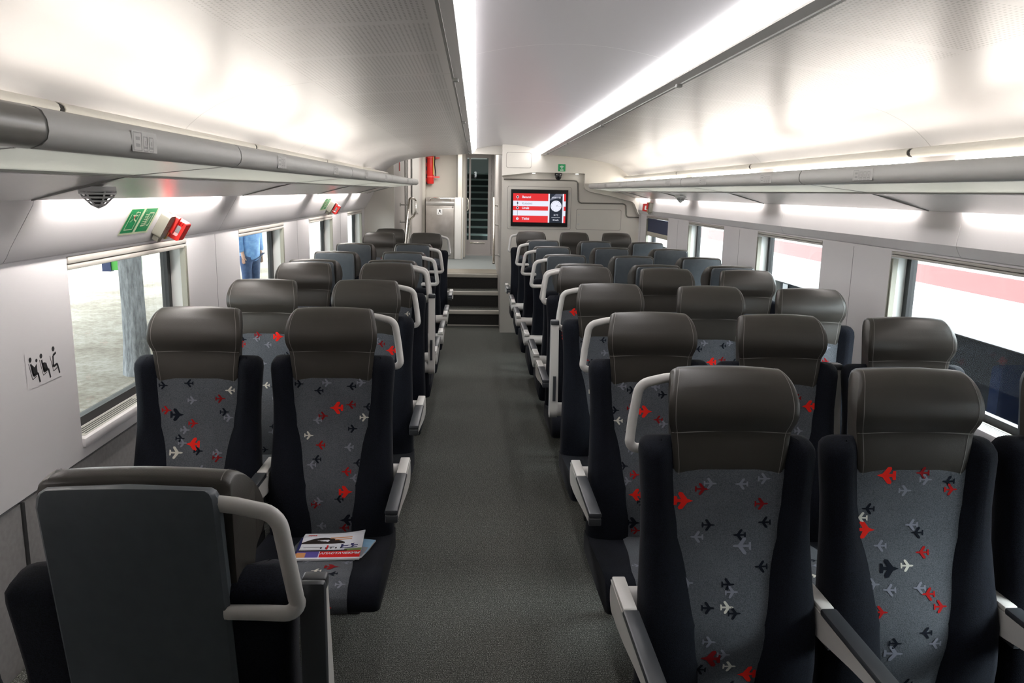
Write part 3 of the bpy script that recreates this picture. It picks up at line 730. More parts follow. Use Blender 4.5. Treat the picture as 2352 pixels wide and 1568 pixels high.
def catmull(P, n):
    out = []
    for i in range(len(P)-1):
        p0, p1, p2, p3 = P[max(i-1, 0)], P[i], P[i+1], P[min(i+2, len(P)-1)]
        for k in range(n):
            t = k/n; out.append(tuple(.5*(2*b+(c-a)*t+(2*a-5*b+4*c-d)*t*t+(3*b-a-3*c+d)*t**3) for a, b, c, d in zip(p0, p1, p2, p3)))
    return out+[P[-1]]
HN = 3; SEAM = 3*HN
HP = catmull(HP, HN)
def hp_point(u, i, off=0.):
    y, z, w = HP[i]; k = 1-.055*max(0., (abs(u)-.90)/.10)**2.2
    cy_, cz_ = .012, 1.09
    if off:
        a, c = HP[max(i-1, 0)], HP[min(i+1, len(HP)-1)]; t = Vector((c[0]-a[0], c[1]-a[1])).normalized(); y += -t.y*off; z += t.x*off
    crown = .007*(1-u*u) if 7*HN <= i <= 11*HN else 0
    bow = 0
    return (u*w, cy_+(y-cy_)*k, cz_+(z-cz_)*k+crown+bow)
def headrest_mesh():
    b = MB(); us = [-1, -.985, -.965, -.94, -.9, -.75, -.5, -.25, 0, .25, .5, .75, .9, .94, .965, .985, 1]
    rows = [[hp_point(u, i) for u in us] for i in range(len(HP))]
    b.loft([[r[j] for r in rows] for j in range(len(us))], 0)
    for s in (-1, 1):
        b.grid([[hp_point(s*q, i, .0012) for q in (.895, .906)] for i in range(0, 11*HN)], 1)
    n = 16
    def seam(u, dz):
        p = hp_point(u, SEAM, .0012); return (p[0], p[1], p[2]+dz+.006*(1-u*u))
    b.grid([[seam(-.99+1.98*j/n, d) for j in range(n+1)] for d in (-.001, .001)], 1)
    return b.mesh('headrest', [M['leather'], M['thread']], 60)
def shell_mesh():
    b = MB(); rings = []
    for z, k in ((.42, 1), (.8, 1), (1.0, 1), (1.12, 1), (1.175, 1), (1.189, .985), (1.197, .955), (1.201, .90)):
        hw = .130*k; y = yb_(z)+.063; e = .022 if k == 1 else .022*k-.004
        half = [(0, y-.0), (hw, y), (hw, y+e*.7), (hw-.006, y+e), (hw*.5, y+e+.003), (0, y+e+.004)]
        crown = .006*max(0, min(1, (z-1.12)/.05))
        rings.append([(u, v, z+crown*(1-(u/.13)**2)) for u, v in half]+[(-u, v, z+crown*(1-(u/.13)**2)) for u, v in half[-2:0:-1]])
    b.loft(rings, 0); return b.mesh('back_shell', M['shell'], 40)
CP = [(-.06, .405), (-.2, .419), (-.35, .438), (-.47, .453), (-.535, .455), (-.575, .443), (-.597, .420), (-.600, .395), (-.590, .372), (-.565, .358), (-.4, .345), (-.06, .335)]
def cp_point(u, i, off=0., hw=.222):
    y, z = CP[i]; k = 1 if abs(u) < .9 else {.9: 1., .965: .97, 1.: .90}[round(abs(u), 3)]
    if off:
        a, c = CP[max(i-1, 0)], CP[min(i+1, len(CP)-1)]; t = Vector((c[0]-a[0], c[1]-a[1])).normalized(); y += t.y*off; z -= t.x*off
    return (u*hw, -.33+(y+.33)*(.5+.5*k), .40+(z-.40)*k+(.010*abs(u)**3 if i < 6 else 0))
def cushion_mesh():
    b = MB(); us = [-1, -.965, -.9, -.6, -.3, 0, .3, .6, .9, .965, 1]
    b.loft([[cp_point(u, i) for i in range(len(CP))] for u in us], 0); return b.mesh('cushion', M['navy'], 55)
CS = [0.]
for _a, _b in zip(CP[:-1], CP[1:]): CS.append(CS[-1]+math.hypot(_b[0]-_a[0], _b[1]-_a[1]))
def cw(s): return interp([(0, .088), (.25, .105), (.42, .128), (.6, .130)], s)
def cs_point(u, s, off):
    i = 0
    while i < len(CS)-2 and CS[i+1] < s: i += 1
    t = (s-CS[i])/(CS[i+1]-CS[i]); k = u/.222
    p, q = cp_point(max(-.89, min(.89, k)), i, off), cp_point(max(-.89, min(.89, k)), i+1, off)
    return (u, p[1]+(q[1]-p[1])*t, p[2]+(q[2]-p[2])*t)
CUSH = "l-24,353R l101,372L D61,405R r-90,393L w17,434L n72,455L n-112,403L l105,508R R60,575R n-40,300L l40,250R"
def cushion_panel_mesh(flip=1):
    b = MB(); rows = []
    for i in range(101):
        s = .02+(.640-.02)*i/100; rows.append([cs_point(k*cw(s), s, .0035) for k in (-1, -.5, 0, .5, 1)])
    b.grid(rows, 0)
    for c, u, v, d in parse(CUSH):
        put_plane(b, c, u*flip, v, -d*flip if False else d*flip, lambda a, q: cs_point(a, q, .0052), lambda q: cw(q))
    return b.mesh('cushion_panel', PM, 50, recalc=False)
def handle_mesh(s):
    pts = [(.122, .063, 1.178), (.15, .063, 1.175), (.180, .063, 1.168)]
    pts += [(.180+.036*math.sin(a), .062, 1.131+.036*math.cos(a)) for a in [PI/2*i/6*.9 for i in range(1, 7)]]
    pts += [(.226, .060, 1.07), (.232, .053, 1.020)]
    pts += [(.213+.020*math.cos(a), .050, 1.014-.020*math.sin(a)) for a in [PI/2*i/6 for i in range(0, 7)]]
    pts += [(.17, .046, .994), (.122, .044, .994)]
    b = MB().tube([(s*x, y, z) for x, y, z in pts], .0128, 14, ry=.0100); return b.mesh('grab_handle', M['handle'], 70)
def arm_meshes(L=.455):
    top = [(.038, .036), (-L+.015, .036), (-L, .026), (-L+.003, .014), (-.30, -.004), (-.16, -.026), (-.07, -.036)]
    prof = top + [(.040*math.cos(a), .040*math.sin(a)) for a in [-2.0+i*(2.0+.9)/8 for i in range(9)]]
    b = MB(); b.prism(prof, lambda u, v, w: (w-.0185, u, v), .037, 0)
    b.box(-.0175, .0175, -.135, .030, .036, .050, 0, .004)
    b.box(-.007, .007, -.17, -.05, -.042, -.0268, 1)
    body = b.mesh('armrest', [M['armwhite'], M['pad']], 45)
    b = MB(); b.box(-.0205, .0205, -L-.017, -.137, .033, .051, 0, .006); b.box(-.0195, .0195, -L-.017, -L+.005, .008, .034, 0, .004)
    return body, b.mesh('armrest_pad', M['pad'], 45)
def pivot_mesh(s):
    b = MB(); b.cyl((0, 0, 0), .033, -s*.115, 'x', 18); return b.mesh('arm_pivot', M['armwhite'], 45)
def base_mesh():
    b = MB(); b.box(-.12, .12, -.30, .09, .318, .345, 0, .006); b.box(-.045, .045, .05, .09, .02, .33, 0, .008); b.box(-.07, .07, .045, .10, 0, .03, 0, .006)
    return b.mesh('seat_base', M['base'], 40)
ME = dict(back=backrest_mesh(), head=headrest_mesh(), shell=shell_mesh(), cush=cushion_mesh(), base=base_mesh(),
          cp={1: cushion_panel_mesh(1), -1: cushion_panel_mesh(-1)}, h={1: handle_mesh(1), -1: handle_mesh(-1)}, piv={1: pivot_mesh(1), -1: pivot_mesh(-1)})
ME['arm'], ME['pad'] = arm_meshes(); ME['arm_up'], ME['pad_up'] = arm_meshes(.415)
ME['bp'] = {(k, f): back_panel_mesh(k, f) for k in range(4) for f in (1, -1)}
def hook_mesh():
    b = MB(); b.box(-.006, .0, -.004, .004, -.012, .012, 0, .002); b.box(-.012, -.004, -.004, .004, -.012, -.006, 0, .002); return b.mesh('coat_hook', M['handle'], 40)
ME['hook'] = hook_mesh()
def seat(x, y, away, aisle, arms, label, pat, flip=1, group=None, hook=0):
    """aisle: world side (+1/-1) of the grab handle or 0; arms: list of (world offset, raised)"""
    q = -1 if away else 1
    t = thing('train_seat', label, 'seat', (x, y, 0), PI if away else 0, group)
    bk = link('backrest', ME['back'], t); link('back_panel', ME['bp'][(pat, flip)], bk)
    cu = link('cushion', ME['cush'], t); link('cushion_panel', ME['cp'][flip], cu)
    link('headrest', ME['head'], t); link('back_shell', ME['shell'], t); link('seat_base', ME['base'], t)
    if aisle: link('grab_handle', ME['h'][aisle*q], t)
    if hook: link('coat_hook', ME['hook'], t, (-.158*hook, .03, 1.12), (0, 0, 0 if hook > 0 else PI))
    for off, raised in arms:
        o = off*q
        a = link('armrest', ME['arm_up' if raised else 'arm'], t, (o, -.012, .605), (-PI/2 if raised else 0, 0, 0))
        link('armrest_pad', ME['pad_up' if raised else 'pad'], a)
        link('arm_pivot', ME['piv'][1 if o > 0 else -1], a)
    return t
GL, GR = 'pairs of seats left of the aisle', 'rows of three seats right of the aisle'
XA, XW = -.507, -.975            # left: aisle, window
RA, RM, RW = .632, 1.097, 1.555  # right: aisle, middle, window
A_ = .252
# left block
seat(XA+.007, 1.165, 1, 1, [(A_, 1)], 'dark seat back with white grab handle in the left foreground, facing away', 0, 1, GL)
seat(XW-.03, 1.165, 1, 0, [], 'seat at the bottom left corner, only its dark velour edge showing', 1, 1, GL)
seat(XA, 2.79, 0, 1, [(A_, 0), (-.235, 0)], 'patterned aisle seat on the left with magazines on its cushion', 3, 1, GL, hook=1)
seat(XW, 2.77, 0, 0, [], 'patterned window seat beside the nearest left window, next to the magazine seat', 2, 1, GL)
seat(XA, 3.685, 0, 1, [(A_, 0), (-.235, 0)], 'aisle seat directly behind the magazine seat, armrest lowered into the aisle', 0, -1, GL, hook=1)
seat(XW, 3.655, 0, 0, [], 'window seat on the left, second leather headrest back along the windows', 1, -1, GL)
seat(XA, 4.56, 0, 1, [(A_, 1), (-.235, 0)], 'left aisle seat facing the camera with its white armrest folded upright', 2, 1, GL)
seat(XW, 4.53, 0, 0, [], 'window seat on the left, third leather headrest back along the windows', 3, -1, GL)
seat(XA, 4.80, 1, 1, [(A_, 0)], 'left aisle seat back to back behind the one with the upright armrest', 1, 1, GL)
seat(XW, 4.78, 1, 0, [], 'left window seat back to back with the third window seat facing us', 0, 1, GL)
seat(XA+.01, 5.47, 1, 1, [(A_, 0)], 'nearer of two grey seat backs with white handles left of the aisle', 3, 1, GL)
seat(XW+.022, 5.42, 1, 0, [], 'nearer of the two plain grey seat backs on the left window side', 2, 1, GL)
seat(XA+.01, 6.31, 1, 1, [(A_, 0)], 'farther of two grey seat backs with white handles left of the aisle', 2, 1, GL)
seat(XW+.022, 6.27, 1, 0, [], 'farther of the two plain grey seat backs on the left window side', 1, 1, GL)
seat(XA+.012, 7.91, 0, 1, [(A_, 0)], 'dark leather aisle seat facing us just before the stairs on the left', 0, 1, GL)
seat(XW+.02, 7.88, 0, 0, [], 'dark leather window seat facing us, in front of the last headrest on the left', 1, 1, GL)
seat(XW+.045, 8.66, 0, 0, [], 'last dark headrest on the left, against the far end wall by the handrail', 2, 1, GL)
# right block
def rrow(y, away, names, ups=(0, 0), dx=0, pats=(0, 1, 2), yd=(0, 0, 0), flips=(1, 1, 1)):
    seat(RA+dx, y+yd[0], away, -1, [(-A_, ups[0])] + ([] if away or y > 8 else [(.232, 0)]), names[0], pats[0], flips[0], GR, hook=0)
    seat(RM+dx, y+yd[1], away, 0, [] if away or y > 8 else [(.229, ups[1])], names[1], pats[1], flips[1], GR)
    seat(RW+dx, y+yd[2], away, 0, [], names[2], pats[2], flips[2], GR)
rrow(1.862, 0, ('large patterned seat with white handle in the right foreground, aisle side', 'large patterned middle seat in the right foreground, brightest red plane under its headrest', 'seat cut off by the right edge of the photo, only a navy bolster showing'), pats=(0, 1, 2))
rrow(2.745, 0, ('second aisle seat on the right, its white handle above the foreground seat', 'second-row middle seat on the right, upright white armrest at its window side', 'window seat on the right whose shiny headrest stands before the nearest window'), (0, 1), pats=(3, 0, 1), yd=(.02, 0, -.03), flips=(-1, -1, 1))
rrow(3.615, 0, ('third aisle seat on the right, facing us with an upright white armrest by the aisle', 'third-row middle seat on the right with creased leather headrest', 'third-row window seat on the right, headrest against the white window pillar'), (1, 0), pats=(2, 3, 0), yd=(.05, 0, -.05))
rrow(4.475, 0, ('fourth aisle seat on the right, last to face us before the grey backs', 'fourth-row middle seat on the right, last leather front before the grey backs', 'fourth-row window seat on the right, headrest beside the second window'), pats=(1, 2, 3), yd=(.05, 0, -.04))
rrow(4.74, 1, ('right aisle seat turned away, back to back with the fourth aisle seat', 'right middle seat turned away, back to back with the fourth-row middle seat', 'right window seat turned away, back to back with the fourth-row window seat'), pats=(0, 1, 2))
bk = ('nearest', 'second', 'farthest')
for i, (y, d, dx) in enumerate(((5.40, .04, -.014), (6.20, .04, -.03), (7.02, .04, -.034))):
    rrow(y, 1, tuple('%s of the three grey seat backs in the right %s column' % (bk[i], c) for c in ('aisle', 'middle', 'window')), dx=dx, pats=(i, (i+1) % 4, (i+2) % 4), yd=(d, 0, -d))
rrow(8.50, 0, ('dark leather seat against the screen wall, leftmost, below the screen', 'dark leather seat against the screen wall, middle one of three', 'dark leather seat against the screen wall, rightmost, by the last window'), dx=-.04, pats=(1, 2, 3))

# ------------------------------------------------------------------ magazines on the left aisle seat
def zseat(y): return interp([(-(a), c) for a, c in CP[:6]], -(y-2.79))
def mag(name, label, c, ang, w, d, z, build, curl=.0, mats=None):
    t = thing(name, label, 'magazine', (c[0], c[1], z), ang, 'magazines on the seat')
    def base(u, v): return curl*max(0, u/w+.1)**2*max(0, v/d+.5)*1.6 + .010*math.sin(3*PI*(v/d+.5))*(.4 if curl else .12)
    b = MB(); n, m = 8, 8
    top = [[(-w/2+w*i/n, -d/2+d*j/m, base(-w/2+w*i/n, -d/2+d*j/m)+.0045) for i in range(n+1)] for j in range(m+1)]
    b.grid(top, 0); b.grid([[(x, y, q-.0055) for x, y, q in r] for r in top], 0)
    rim = top[0] + [r[-1] for r in top[1:]] + top[-1][-2::-1] + [r[0] for r in top[-2:0:-1]]
    b.loft([[(x, y, q-.0055) for x, y, q in rim], rim], 0, caps=False)
    b.obj('pages', M['text_white'], t, smooth=30)
    c_ = MB()
    def fn(k): return lambda u, v: (u*w/2, v*d/2, base(u*w/2, v*d/2)+.0049+k*.0003)
    def rect(u0, u1, v0, v1, mi, k=0, nn=6):
        for i in range(nn):
            for j in range(4):
                a0, a1 = u0+(u1-u0)*i/nn, u0+(u1-u0)*(i+1)/nn; b0, b1 = v0+(v1-v0)*j/4, v0+(v1-v0)*(j+1)/4
                c_.flat([(a0, b0), (a1, b0), (a1, b1), (a0, b1)], fn(k), mi)
    build(c_, fn, rect, w, d, base)
    c_.obj('cover', mats, t, smooth=30, recalc=False)
MC = [mat('mag_white', (.75, .76, .82), .25), mat('mag_red', (.62, .02, .02), .25), mat('mag_dark', (.03, .022, .02), .25), mat('mag_violet', (.10, .08, .30), .25), mat('mag_grey', (.40, .40, .45), .25), mat('mag_orange', (.6, .28, .12), .25), mat('mag_green', (.16, .22, .06), .25), mat('mag_sky', (.35, .58, .80), .25), mat('mag_navy', (.03, .035, .12), .25)]
def mtext(c_, fn, s, u, v, size, mi, w, d, bold=.0006, shear=.2):
    f = fn(2); c_.text(s, 0, 0, size, lambda a, q: f(u+a/(w/2), v+q/(d/2)), mi, 'CENTER', bold, shear=shear)
def cover_a(c, fn, rect, w, d, base):
    rect(-1, 1, -1, -.93, 0); rect(-1, -.30, -.93, -.50, 3); rect(-.30, 1, -.93, -.50, 1); rect(-.31, -.285, -.93, -.5, 0, 1)
    rect(-1, -.72, -.93, -.62, 5, 1)
    mtext(c, fn, 'АПАСТАЧЕКИМ', .35, -.70, .0165, 0, w, d)
    rect(-1, 1, -.50, .20, 0); rect(-1, .55, -.50, -.36, 2, 1); rect(.45, 1, -.50, -.25, 6, 1); rect(.30, .85, -.18, .16, 8, 1)
    mtext(c, fn, '4b', .58, -.02, .016, 0, w, d)
    rect(-.9, .2, -.1, -.02, 2, 1); rect(-.16, -.10, -.3, .1, 1, 2); rect(-.1, .1, -.12, .02, 4, 2)
    for i in range(5): rect(-.35+.16*i, -.30+.16*i, -.2, -.05, 2, 2, 1)
    rect(-1, 1, .20, 1, 0); 
    for i in range(10):
        u = -1+.14*i; c.flat([(u, .2), (u+.14, .2), (u+.14, .27+.30*math.sin(PI*(i+1)/10)), (u, .27+.30*math.sin(PI*i/10))], fn(1), 2)
    rect(-.1, .62, .50, .56, 5, 2); rect(.06, .62, .40, .45, 5, 2); mtext(c, fn, 'news', -.72, .75, .014, 1, w, d)
def cover_b(c, fn, rect, w, d, base):
    rect(-1, 1, -1, -.75, 1); rect(-1, 1, -.75, -.2, 0); rect(-1, 1, -.2, 1, 7); rect(.2, .95, -.5, .3, 4, 1)
def cover_c(c, fn, rect, w, d, base):
    rect(-1, 1, -1, -.86, 0); rect(-1, 1, -.86, -.4, 5); rect(-1, -.2, -.86, -.6, 6, 1); rect(-1, 1, -.4, 1, 8); mtext(c, fn, 'ТУРИЗМ', -.45, -.64, .02, 0, w, d)
zc = zseat(2.49)+.004
mag('magazine', 'sky blue and red magazine, corner sticking out right under the pile', (-.452, 2.492), -.22, .20, .17, zc+.002, cover_b, 0, MC)
mag('magazine', 'violet and orange magazine in the middle of the pile, edge sticking out to the left', (-.488, 2.473), .03, .20, .17, zc+.009, cover_c, 0, MC)
mag('magazine', 'white magazine with red banner on top of the pile, one corner curled up', (-.474, 2.478), .03, .205, .19, zc+.017, cover_a, .022, MC)

# ------------------------------------------------------------------ signs, hammers, detectors, number labels
# tangent frames of the cornice faces: point (along y, up the face)
def cornice(s, y, k, off):
    aw = abs((XL if s < 0 else XR)-XC); a0, z0, a1, z1 = aw-.036, 1.46, 1.525, 1.575
    L = math.hypot(a1-a0, z1-z0); da, dz = (a1-a0)/L, (z1-z0)/L
    a, z = a0+da*k-dz*off*1., z0+dz*k+da*off*1.
    a = a0+da*k-dz*off; z = z0+dz*k-(-da)*off*1.
    return Vector((sx(s, a), y, z))
def escape_sign(y0, label, sc=1.):
    s = -1; o = cornice(s, y0+.12, .0, 0); t = thing('escape_sign', label, 'sign', o, 0, 'green window escape signs')
    fn = lambda k: (lambda u, v: tuple(cornice(s, y0+u, v, .0015+k*.0005)-o))
    b = MB(); b.flat([(0, -.005), (.255, -.005), (.255, .11), (0, .11)], fn(0), 0)
    for j, u in enumerate((.008, .132)):
        b.flat([(u, .004), (u+.105, .004), (u+.105, .104), (u, .104)], fn(1), 1)
        w = .0035
        if j == 0:
            b.line([(u+.018, .085), (u+.018, .018), (u+.085, .018), (u+.085, .09), (u+.05, .09)], w, fn(2), 0)
            b.line([(u+.06, .095), (u+.05, .075), (u+.062, .06), (u+.085, .052)], .005, fn(2), 0); b.disc(u+.052, .071, .006, fn(3), 2, 10)
            b.line([(u+.035, .08), (u+.05, .075), (u+.075, .078)], .005, fn(2), 0); b.line([(u+.05, .062), (u+.035, .05)], w, fn(2), 0)
        else:
            b.line([(u+.02, .03), (u+.05, .03), (u+.05, .085), (u+.09, .085), (u+.09, .03), (u+.075, .03)], w*1.5, fn(2), 0)
            for q in range(5): b.line([(u+.022, .038+.01*q), (u+.048, .038+.01*q)], w*.8, fn(2), 0)
            b.line([(u+.06, .03), (u+.062, .055), (u+.07, .07)], w, fn(2), 0)
        b.text('12'[j], u+.006, .096, .010, fn(2), 0)
    b.obj('sign_plate', [M['lumi'], M['green'], M['redsoft']], t, smooth=0, recalc=False)
escape_sign(2.845, 'pair of green emergency window signs beside the nearest red hammer at upper left')
escape_sign(6.47, 'smaller looking pair of green emergency signs far down the left cornice')
def hammer(s, y0, label):
    o = cornice(s, y0, .03, 0); t = thing('emergency_hammer', label, 'emergency hammer', o, 0, 'emergency hammers on the cornices')
    fn = lambda u, v, w: tuple(cornice(s, y0+u, v, w)-o)
    b = MB(); b.prism(rrect(-.022, .034, -.015, .085, .012), lambda u, v, w: fn(u, v, w), .038, 0)
    b.prism([(-.005, -.035), (.022, -.035), (.030, -.012), (-.014, -.012)], lambda u, v, w: fn(u, v, w+.008), .024, 0)
    b.text('27', .006, .03, .020, lambda u, v: fn(u, v, .0385), 1, 'CENTER', .0005)
    b.obj('hammer_box', [M['greybox'], M['text_dark']], t, smooth=30)
    b = MB(); b.prism(rrect(.034, .056, .012, .085, .007), lambda u, v, w: fn(u, v, w+.004), .048, 0); b.obj('hammer_grip', M['red'], t)
    b = MB(); b.prism([(.036, -.02), (.050, -.02), (.053, .012), (.036, .012)], lambda u, v, w: fn(u, v, w+.02), .02, 0); b.obj('hammer_tip', M['brass'], t)
    b = MB(); hp = rrect(.002, .078, -.010, .070, .010)
    hin = [(.042+(p-.040)*.62, .028+(q-.030)*.55) for p, q in hp]
    for k in range(len(hp)):
        a0, a1, c0, c1 = hp[k], hp[(k+1) % len(hp)], hin[k], hin[(k+1) % len(hp)]
        b.prism([a0, a1, c1, c0], lambda p, q, w: fn(.066+w, q, p), .055, 0)
    for q in range(6): b.prism([(.012+.0095*q, .055), (.017+.0095*q, .055), (.017+.0095*q, .069), (.012+.0095*q, .069)], lambda p, q_, w: fn(.060+w, q_, p), .008, 0)
    b.obj('hammer_holder', M['red'], t, smooth=30)
    b = MB(); b.prism(rrect(.062, .078, .0, .066, .004), lambda u, v, w: fn(u, v, w+.004), .03, 0); b.obj('bracket', M['black'], t)
hammer(-1, 3.17, 'red emergency hammer in its grey box above the nearest left window')
hammer(-1, 6.79, 'distant red emergency hammer on the left cornice above the third window')
hammer(1, 8.28, 'red emergency hammer on the right cornice near the screen wall')
b = MB(); o = cornice(1, 8.44, 0, 0)
b.flat([(0, .0), (.11, .0), (.11, .10), (0, .10)], lambda u, v: tuple(cornice(1, 8.40+u, v, .0015)-o), 0)
b.flat([(.01, .01), (.05, .01), (.05, .09), (.01, .09)], lambda u, v: tuple(cornice(1, 8.40+u, v, .002)-o), 1)
b.flat([(.06, .01), (.10, .01), (.10, .09), (.06, .09)], lambda u, v: tuple(cornice(1, 8.40+u, v, .002)-o), 1)
t = tag(b.obj('escape_sign', [M['lumi'], M['green']], smooth=0, loc=o, recalc=False), 'green escape sign partly hidden behind the hammer on the right cornice', 'sign')
def detector(s, a, y, z, label, r=.052):
    t = thing('smoke_detector', label, 'smoke detector', (sx(s, a), y, z), 0, 'smoke detectors under the racks')
    MB().lathe((0, 0, .012), [(.001, .0), (r, 0), (r*1.02, -.010), (r*.95, -.014)], 24).obj('base_ring', M['smoke'], t)
    MB().lathe((0, 0, 0), [(.001, .0), (r*.80, 0), (r*.62, -.016), (r*.34, -.030), (.001, -.036)], 20).obj('core', M['dadotrim'], t)
    b = MB()
    for zz, rr in ((-.006, .95), (-.016, .78), (-.026, .56), (-.036, .34)): b.tube([(r*rr*math.cos(2*PI*i/24), r*rr*math.sin(2*PI*i/24), zz) for i in range(25)], .0028, 6)
    for i in range(6):
        c, q = math.cos(2*PI*i/6+.3), math.sin(2*PI*i/6+.3); b.tube([(c*r*.99, q*r*.99, 0), (c*r*.80, q*r*.80, -.016), (c*r*.36, q*r*.36, -.036), (0, 0, -.044)], .0025, 6)
    b.obj('cage', M['smoke'], t)
detector(-1, 1.335, 2.165, 1.616, 'caged smoke detector hanging under the near left luggage rack', .045)
detector(1, 1.335, 6.43, 1.616, 'small caged smoke detector far under the right luggage rack', .045)
def number_label(s, y, n, label, pos):
    x = sx(s, .9385); t = thing('seat_number_label', label, 'label', (x, y, 1.711), 0, 'seat number labels on the rack lips')
    d = -s; fn = lambda k: (lambda u, v: (-s*0 + (-s)*(.002+k*.0004) + s*(.006*abs(v)/.03), -d*u*(-1), v)) 
    fn = lambda k: (lambda u, v: (-s*(.0035+k*.0004), s*u*-1 if s > 0 else u, v))
    W = .056+.026*n; b = MB(); b.flat([(-W/2, -.018), (W/2, -.018), (W/2, .018), (-W/2, .018)], fn(0), 0)
    u = -W/2+.006
    def fr(u0, u1, v0, v1): b.line([(u0, v0), (u1, v0), (u1, v1), (u0, v1), (u0, v0)], .0018, fn(1), 1)
    fr(u, u+.034, -.016, .015); b.line([(u+.009, .005), (u+.027, .005)], .006, fn(1), 1); b.line([(u+.009, -.007), (u+.027, -.007)], .006, fn(1), 1)
    for i in range(n):
        q = u+.042+.0255*i; fr(q, q+.018, -.009, .009); fr(q, q+.018, -.016, -.011); b.line([(q+.008, -.002), (q+.012, -.002)], .008, fn(1), 1)
    b.obj('label_plate', [M['lip'], M['text_grey']], t, smooth=0, recalc=False)
for i, y in enumerate((1.50, 2.53, 3.49, 4.45, 5.4, 7.1)):
    number_label(-1, y, 2, 'small seat number label on the left rack lip, %s from the camera' % ('first', 'second', 'third', 'fourth', 'fifth', 'sixth')[i], 0)
for i, y in enumerate((2.575, 3.455, 4.43, 5.25, 7.0, 7.8)):
    number_label(1, y, 3, 'small seat number label on the right rack lip, %s from the camera' % ('first', 'second', 'third', 'fourth', 'fifth', 'sixth')[i], 0)
# priority seat pictograms on the left wall
t = thing('priority_sticker', 'clear sticker with three black seated figures on the left wall panel', 'sticker', (XL, 2.37, 1.05))
fn = lambda k: (lambda u, v: (.001+k*.0004, u, v))
b = MB(); b.flat([(-.095, -.01), (.095, -.01), (.095, .10), (-.095, .10)], fn(0), 0)
for i in range(3):
    u, v = -.078+.058*i, .003+.0*i
    b.line([(u-.002, v+.062), (u+.012, v+.012), (u+.034, v+.018)], .0025, fn(1), 1)
    if i < 2:
        b.disc(u+.008, v+.072, .0075, fn(1), 1); b.line([(u+.009, v+.060), (u+.018, v+.022), (u+.042, v+.026), (u+.050, v-.004)], .008, fn(1), 1)
        if i == 0: b.flat([(u+.010, v+.06), (u+.018, v+.022), (u+.040, v+.03), (u+.040, v+.055), (u+.028, v+.046)], fn(1), 1); b.disc(u+.040, v+.064, .0055, fn(1), 1)
        else: b.flat([(u+.012, v+.05), (u+.018, v+.022), (u+.040, v+.028), (u+.034, v+.046), (u+.022, v+.05)], fn(1), 1)
    else:
        b.line([(u+.034, v+.066), (u+.016, v+.060), (u+.013, v+.026), (u+.036, v+.030), (u+.046, v-.002)], .0075, fn(1), 1); b.disc(u+.020, v+.080, .0078, fn(1), 1)
b.obj('pictogram', [M['wall'], M['text_dark']], t, smooth=0, recalc=False)

# ------------------------------------------------------------------ outside
GZ = -.62
gm = noisy(mat('dry_ground', (.5, .48, .44), .9), (.40, .37, .32), (.66, .64, .60), 1.3, .0)
g_ = NT(gm); v_, *_ = g_.coords()
n1 = g_.noise(v_, .9, 6, .65); n2 = g_.noise(v_, 14, 4, .7)
g_.l(g_.ramp(g_.math('ADD', g_.math('MULTIPLY', n1, .6), g_.math('MULTIPLY', n2, .4)), [(.36, (.085, .066, .043)), (.48, (.155, .130, .097)), (.62, (.25, .232, .20))]), g_.b.inputs['Base Color'])
o = MB().box(-70, -1.75, -20, 120, GZ-.1, GZ).obj('ground', gm, smooth=0); struct(o)
o = MB().box(2.05, 12, -20, 120, -1.3, -1.2).obj('ground.001', noisy(mat('ballast', (.2, .2, .2), .9), (.1, .1, .1), (.3, .29, .28), 20), smooth=0); struct(o)
def bark_tree(x, y, r, label, lean):
    t = thing('tree', label, 'tree', (x, y, GZ), 0, 'trees on the platform')
    bm_ = bpy.data.materials.get('bark')
    if not bm_:
        bm_ = mat('bark', (.4, .4, .4), .9); g = NT(bm_); tc = g.n('ShaderNodeTexCoord'); mp = g.n('ShaderNodeMapping'); mp.inputs['Scale'].default_value = (9, 9, 1.6)
        g.l(tc.outputs['Object'], mp.inputs[0]); n = g.noise(mp.outputs[0], 2.6, 5, .7)
        g.l(g.ramp(n, [(.32, (.085, .087, .09)), (.52, (.19, .194, .20)), (.70, (.30, .305, .31))]), g.b.inputs['Base Color']); g.bump(n, .8, .03)
    b = MB(); rings = []
    for i in range(16):
        z = i*.42; k = 1.25-.25*min(1, z/.5)-.02*z
        rings.append([(lean*z + r*k*math.cos(2*PI*j/16)*(1+.06*math.sin(3*j+i)), r*k*math.sin(2*PI*j/16), z) for j in range(16)])
    b.loft(rings); b.obj('trunk', bm_, t, 60)
    b = MB()
    for i in range(60):
        p = Vector((random.gauss(0, 1.1), random.gauss(0, 1.1), 6.2+random.gauss(0, .7)))
        for j in range(14):
            c = p+Vector((random.gauss(0, .35), random.gauss(0, .35), random.gauss(0, .25))); a = Vector((random.uniform(-1, 1), random.uniform(-1, 1), random.uniform(-1, 1))).normalized()*.12; d = a.orthogonal()*.6
            b.add([c-a, c+d, c+a, c-d], [(0, 1, 2, 3)])
    lf = bpy.data.materials.get('leaves') or mat('leaves', (.08, .16, .03), .7)
    b.obj('foliage', lf, t, 0, recalc=False)
bark_tree(-4.07, 9.46, .135, 'pale grey tree trunk outside the nearest left window', -.012)
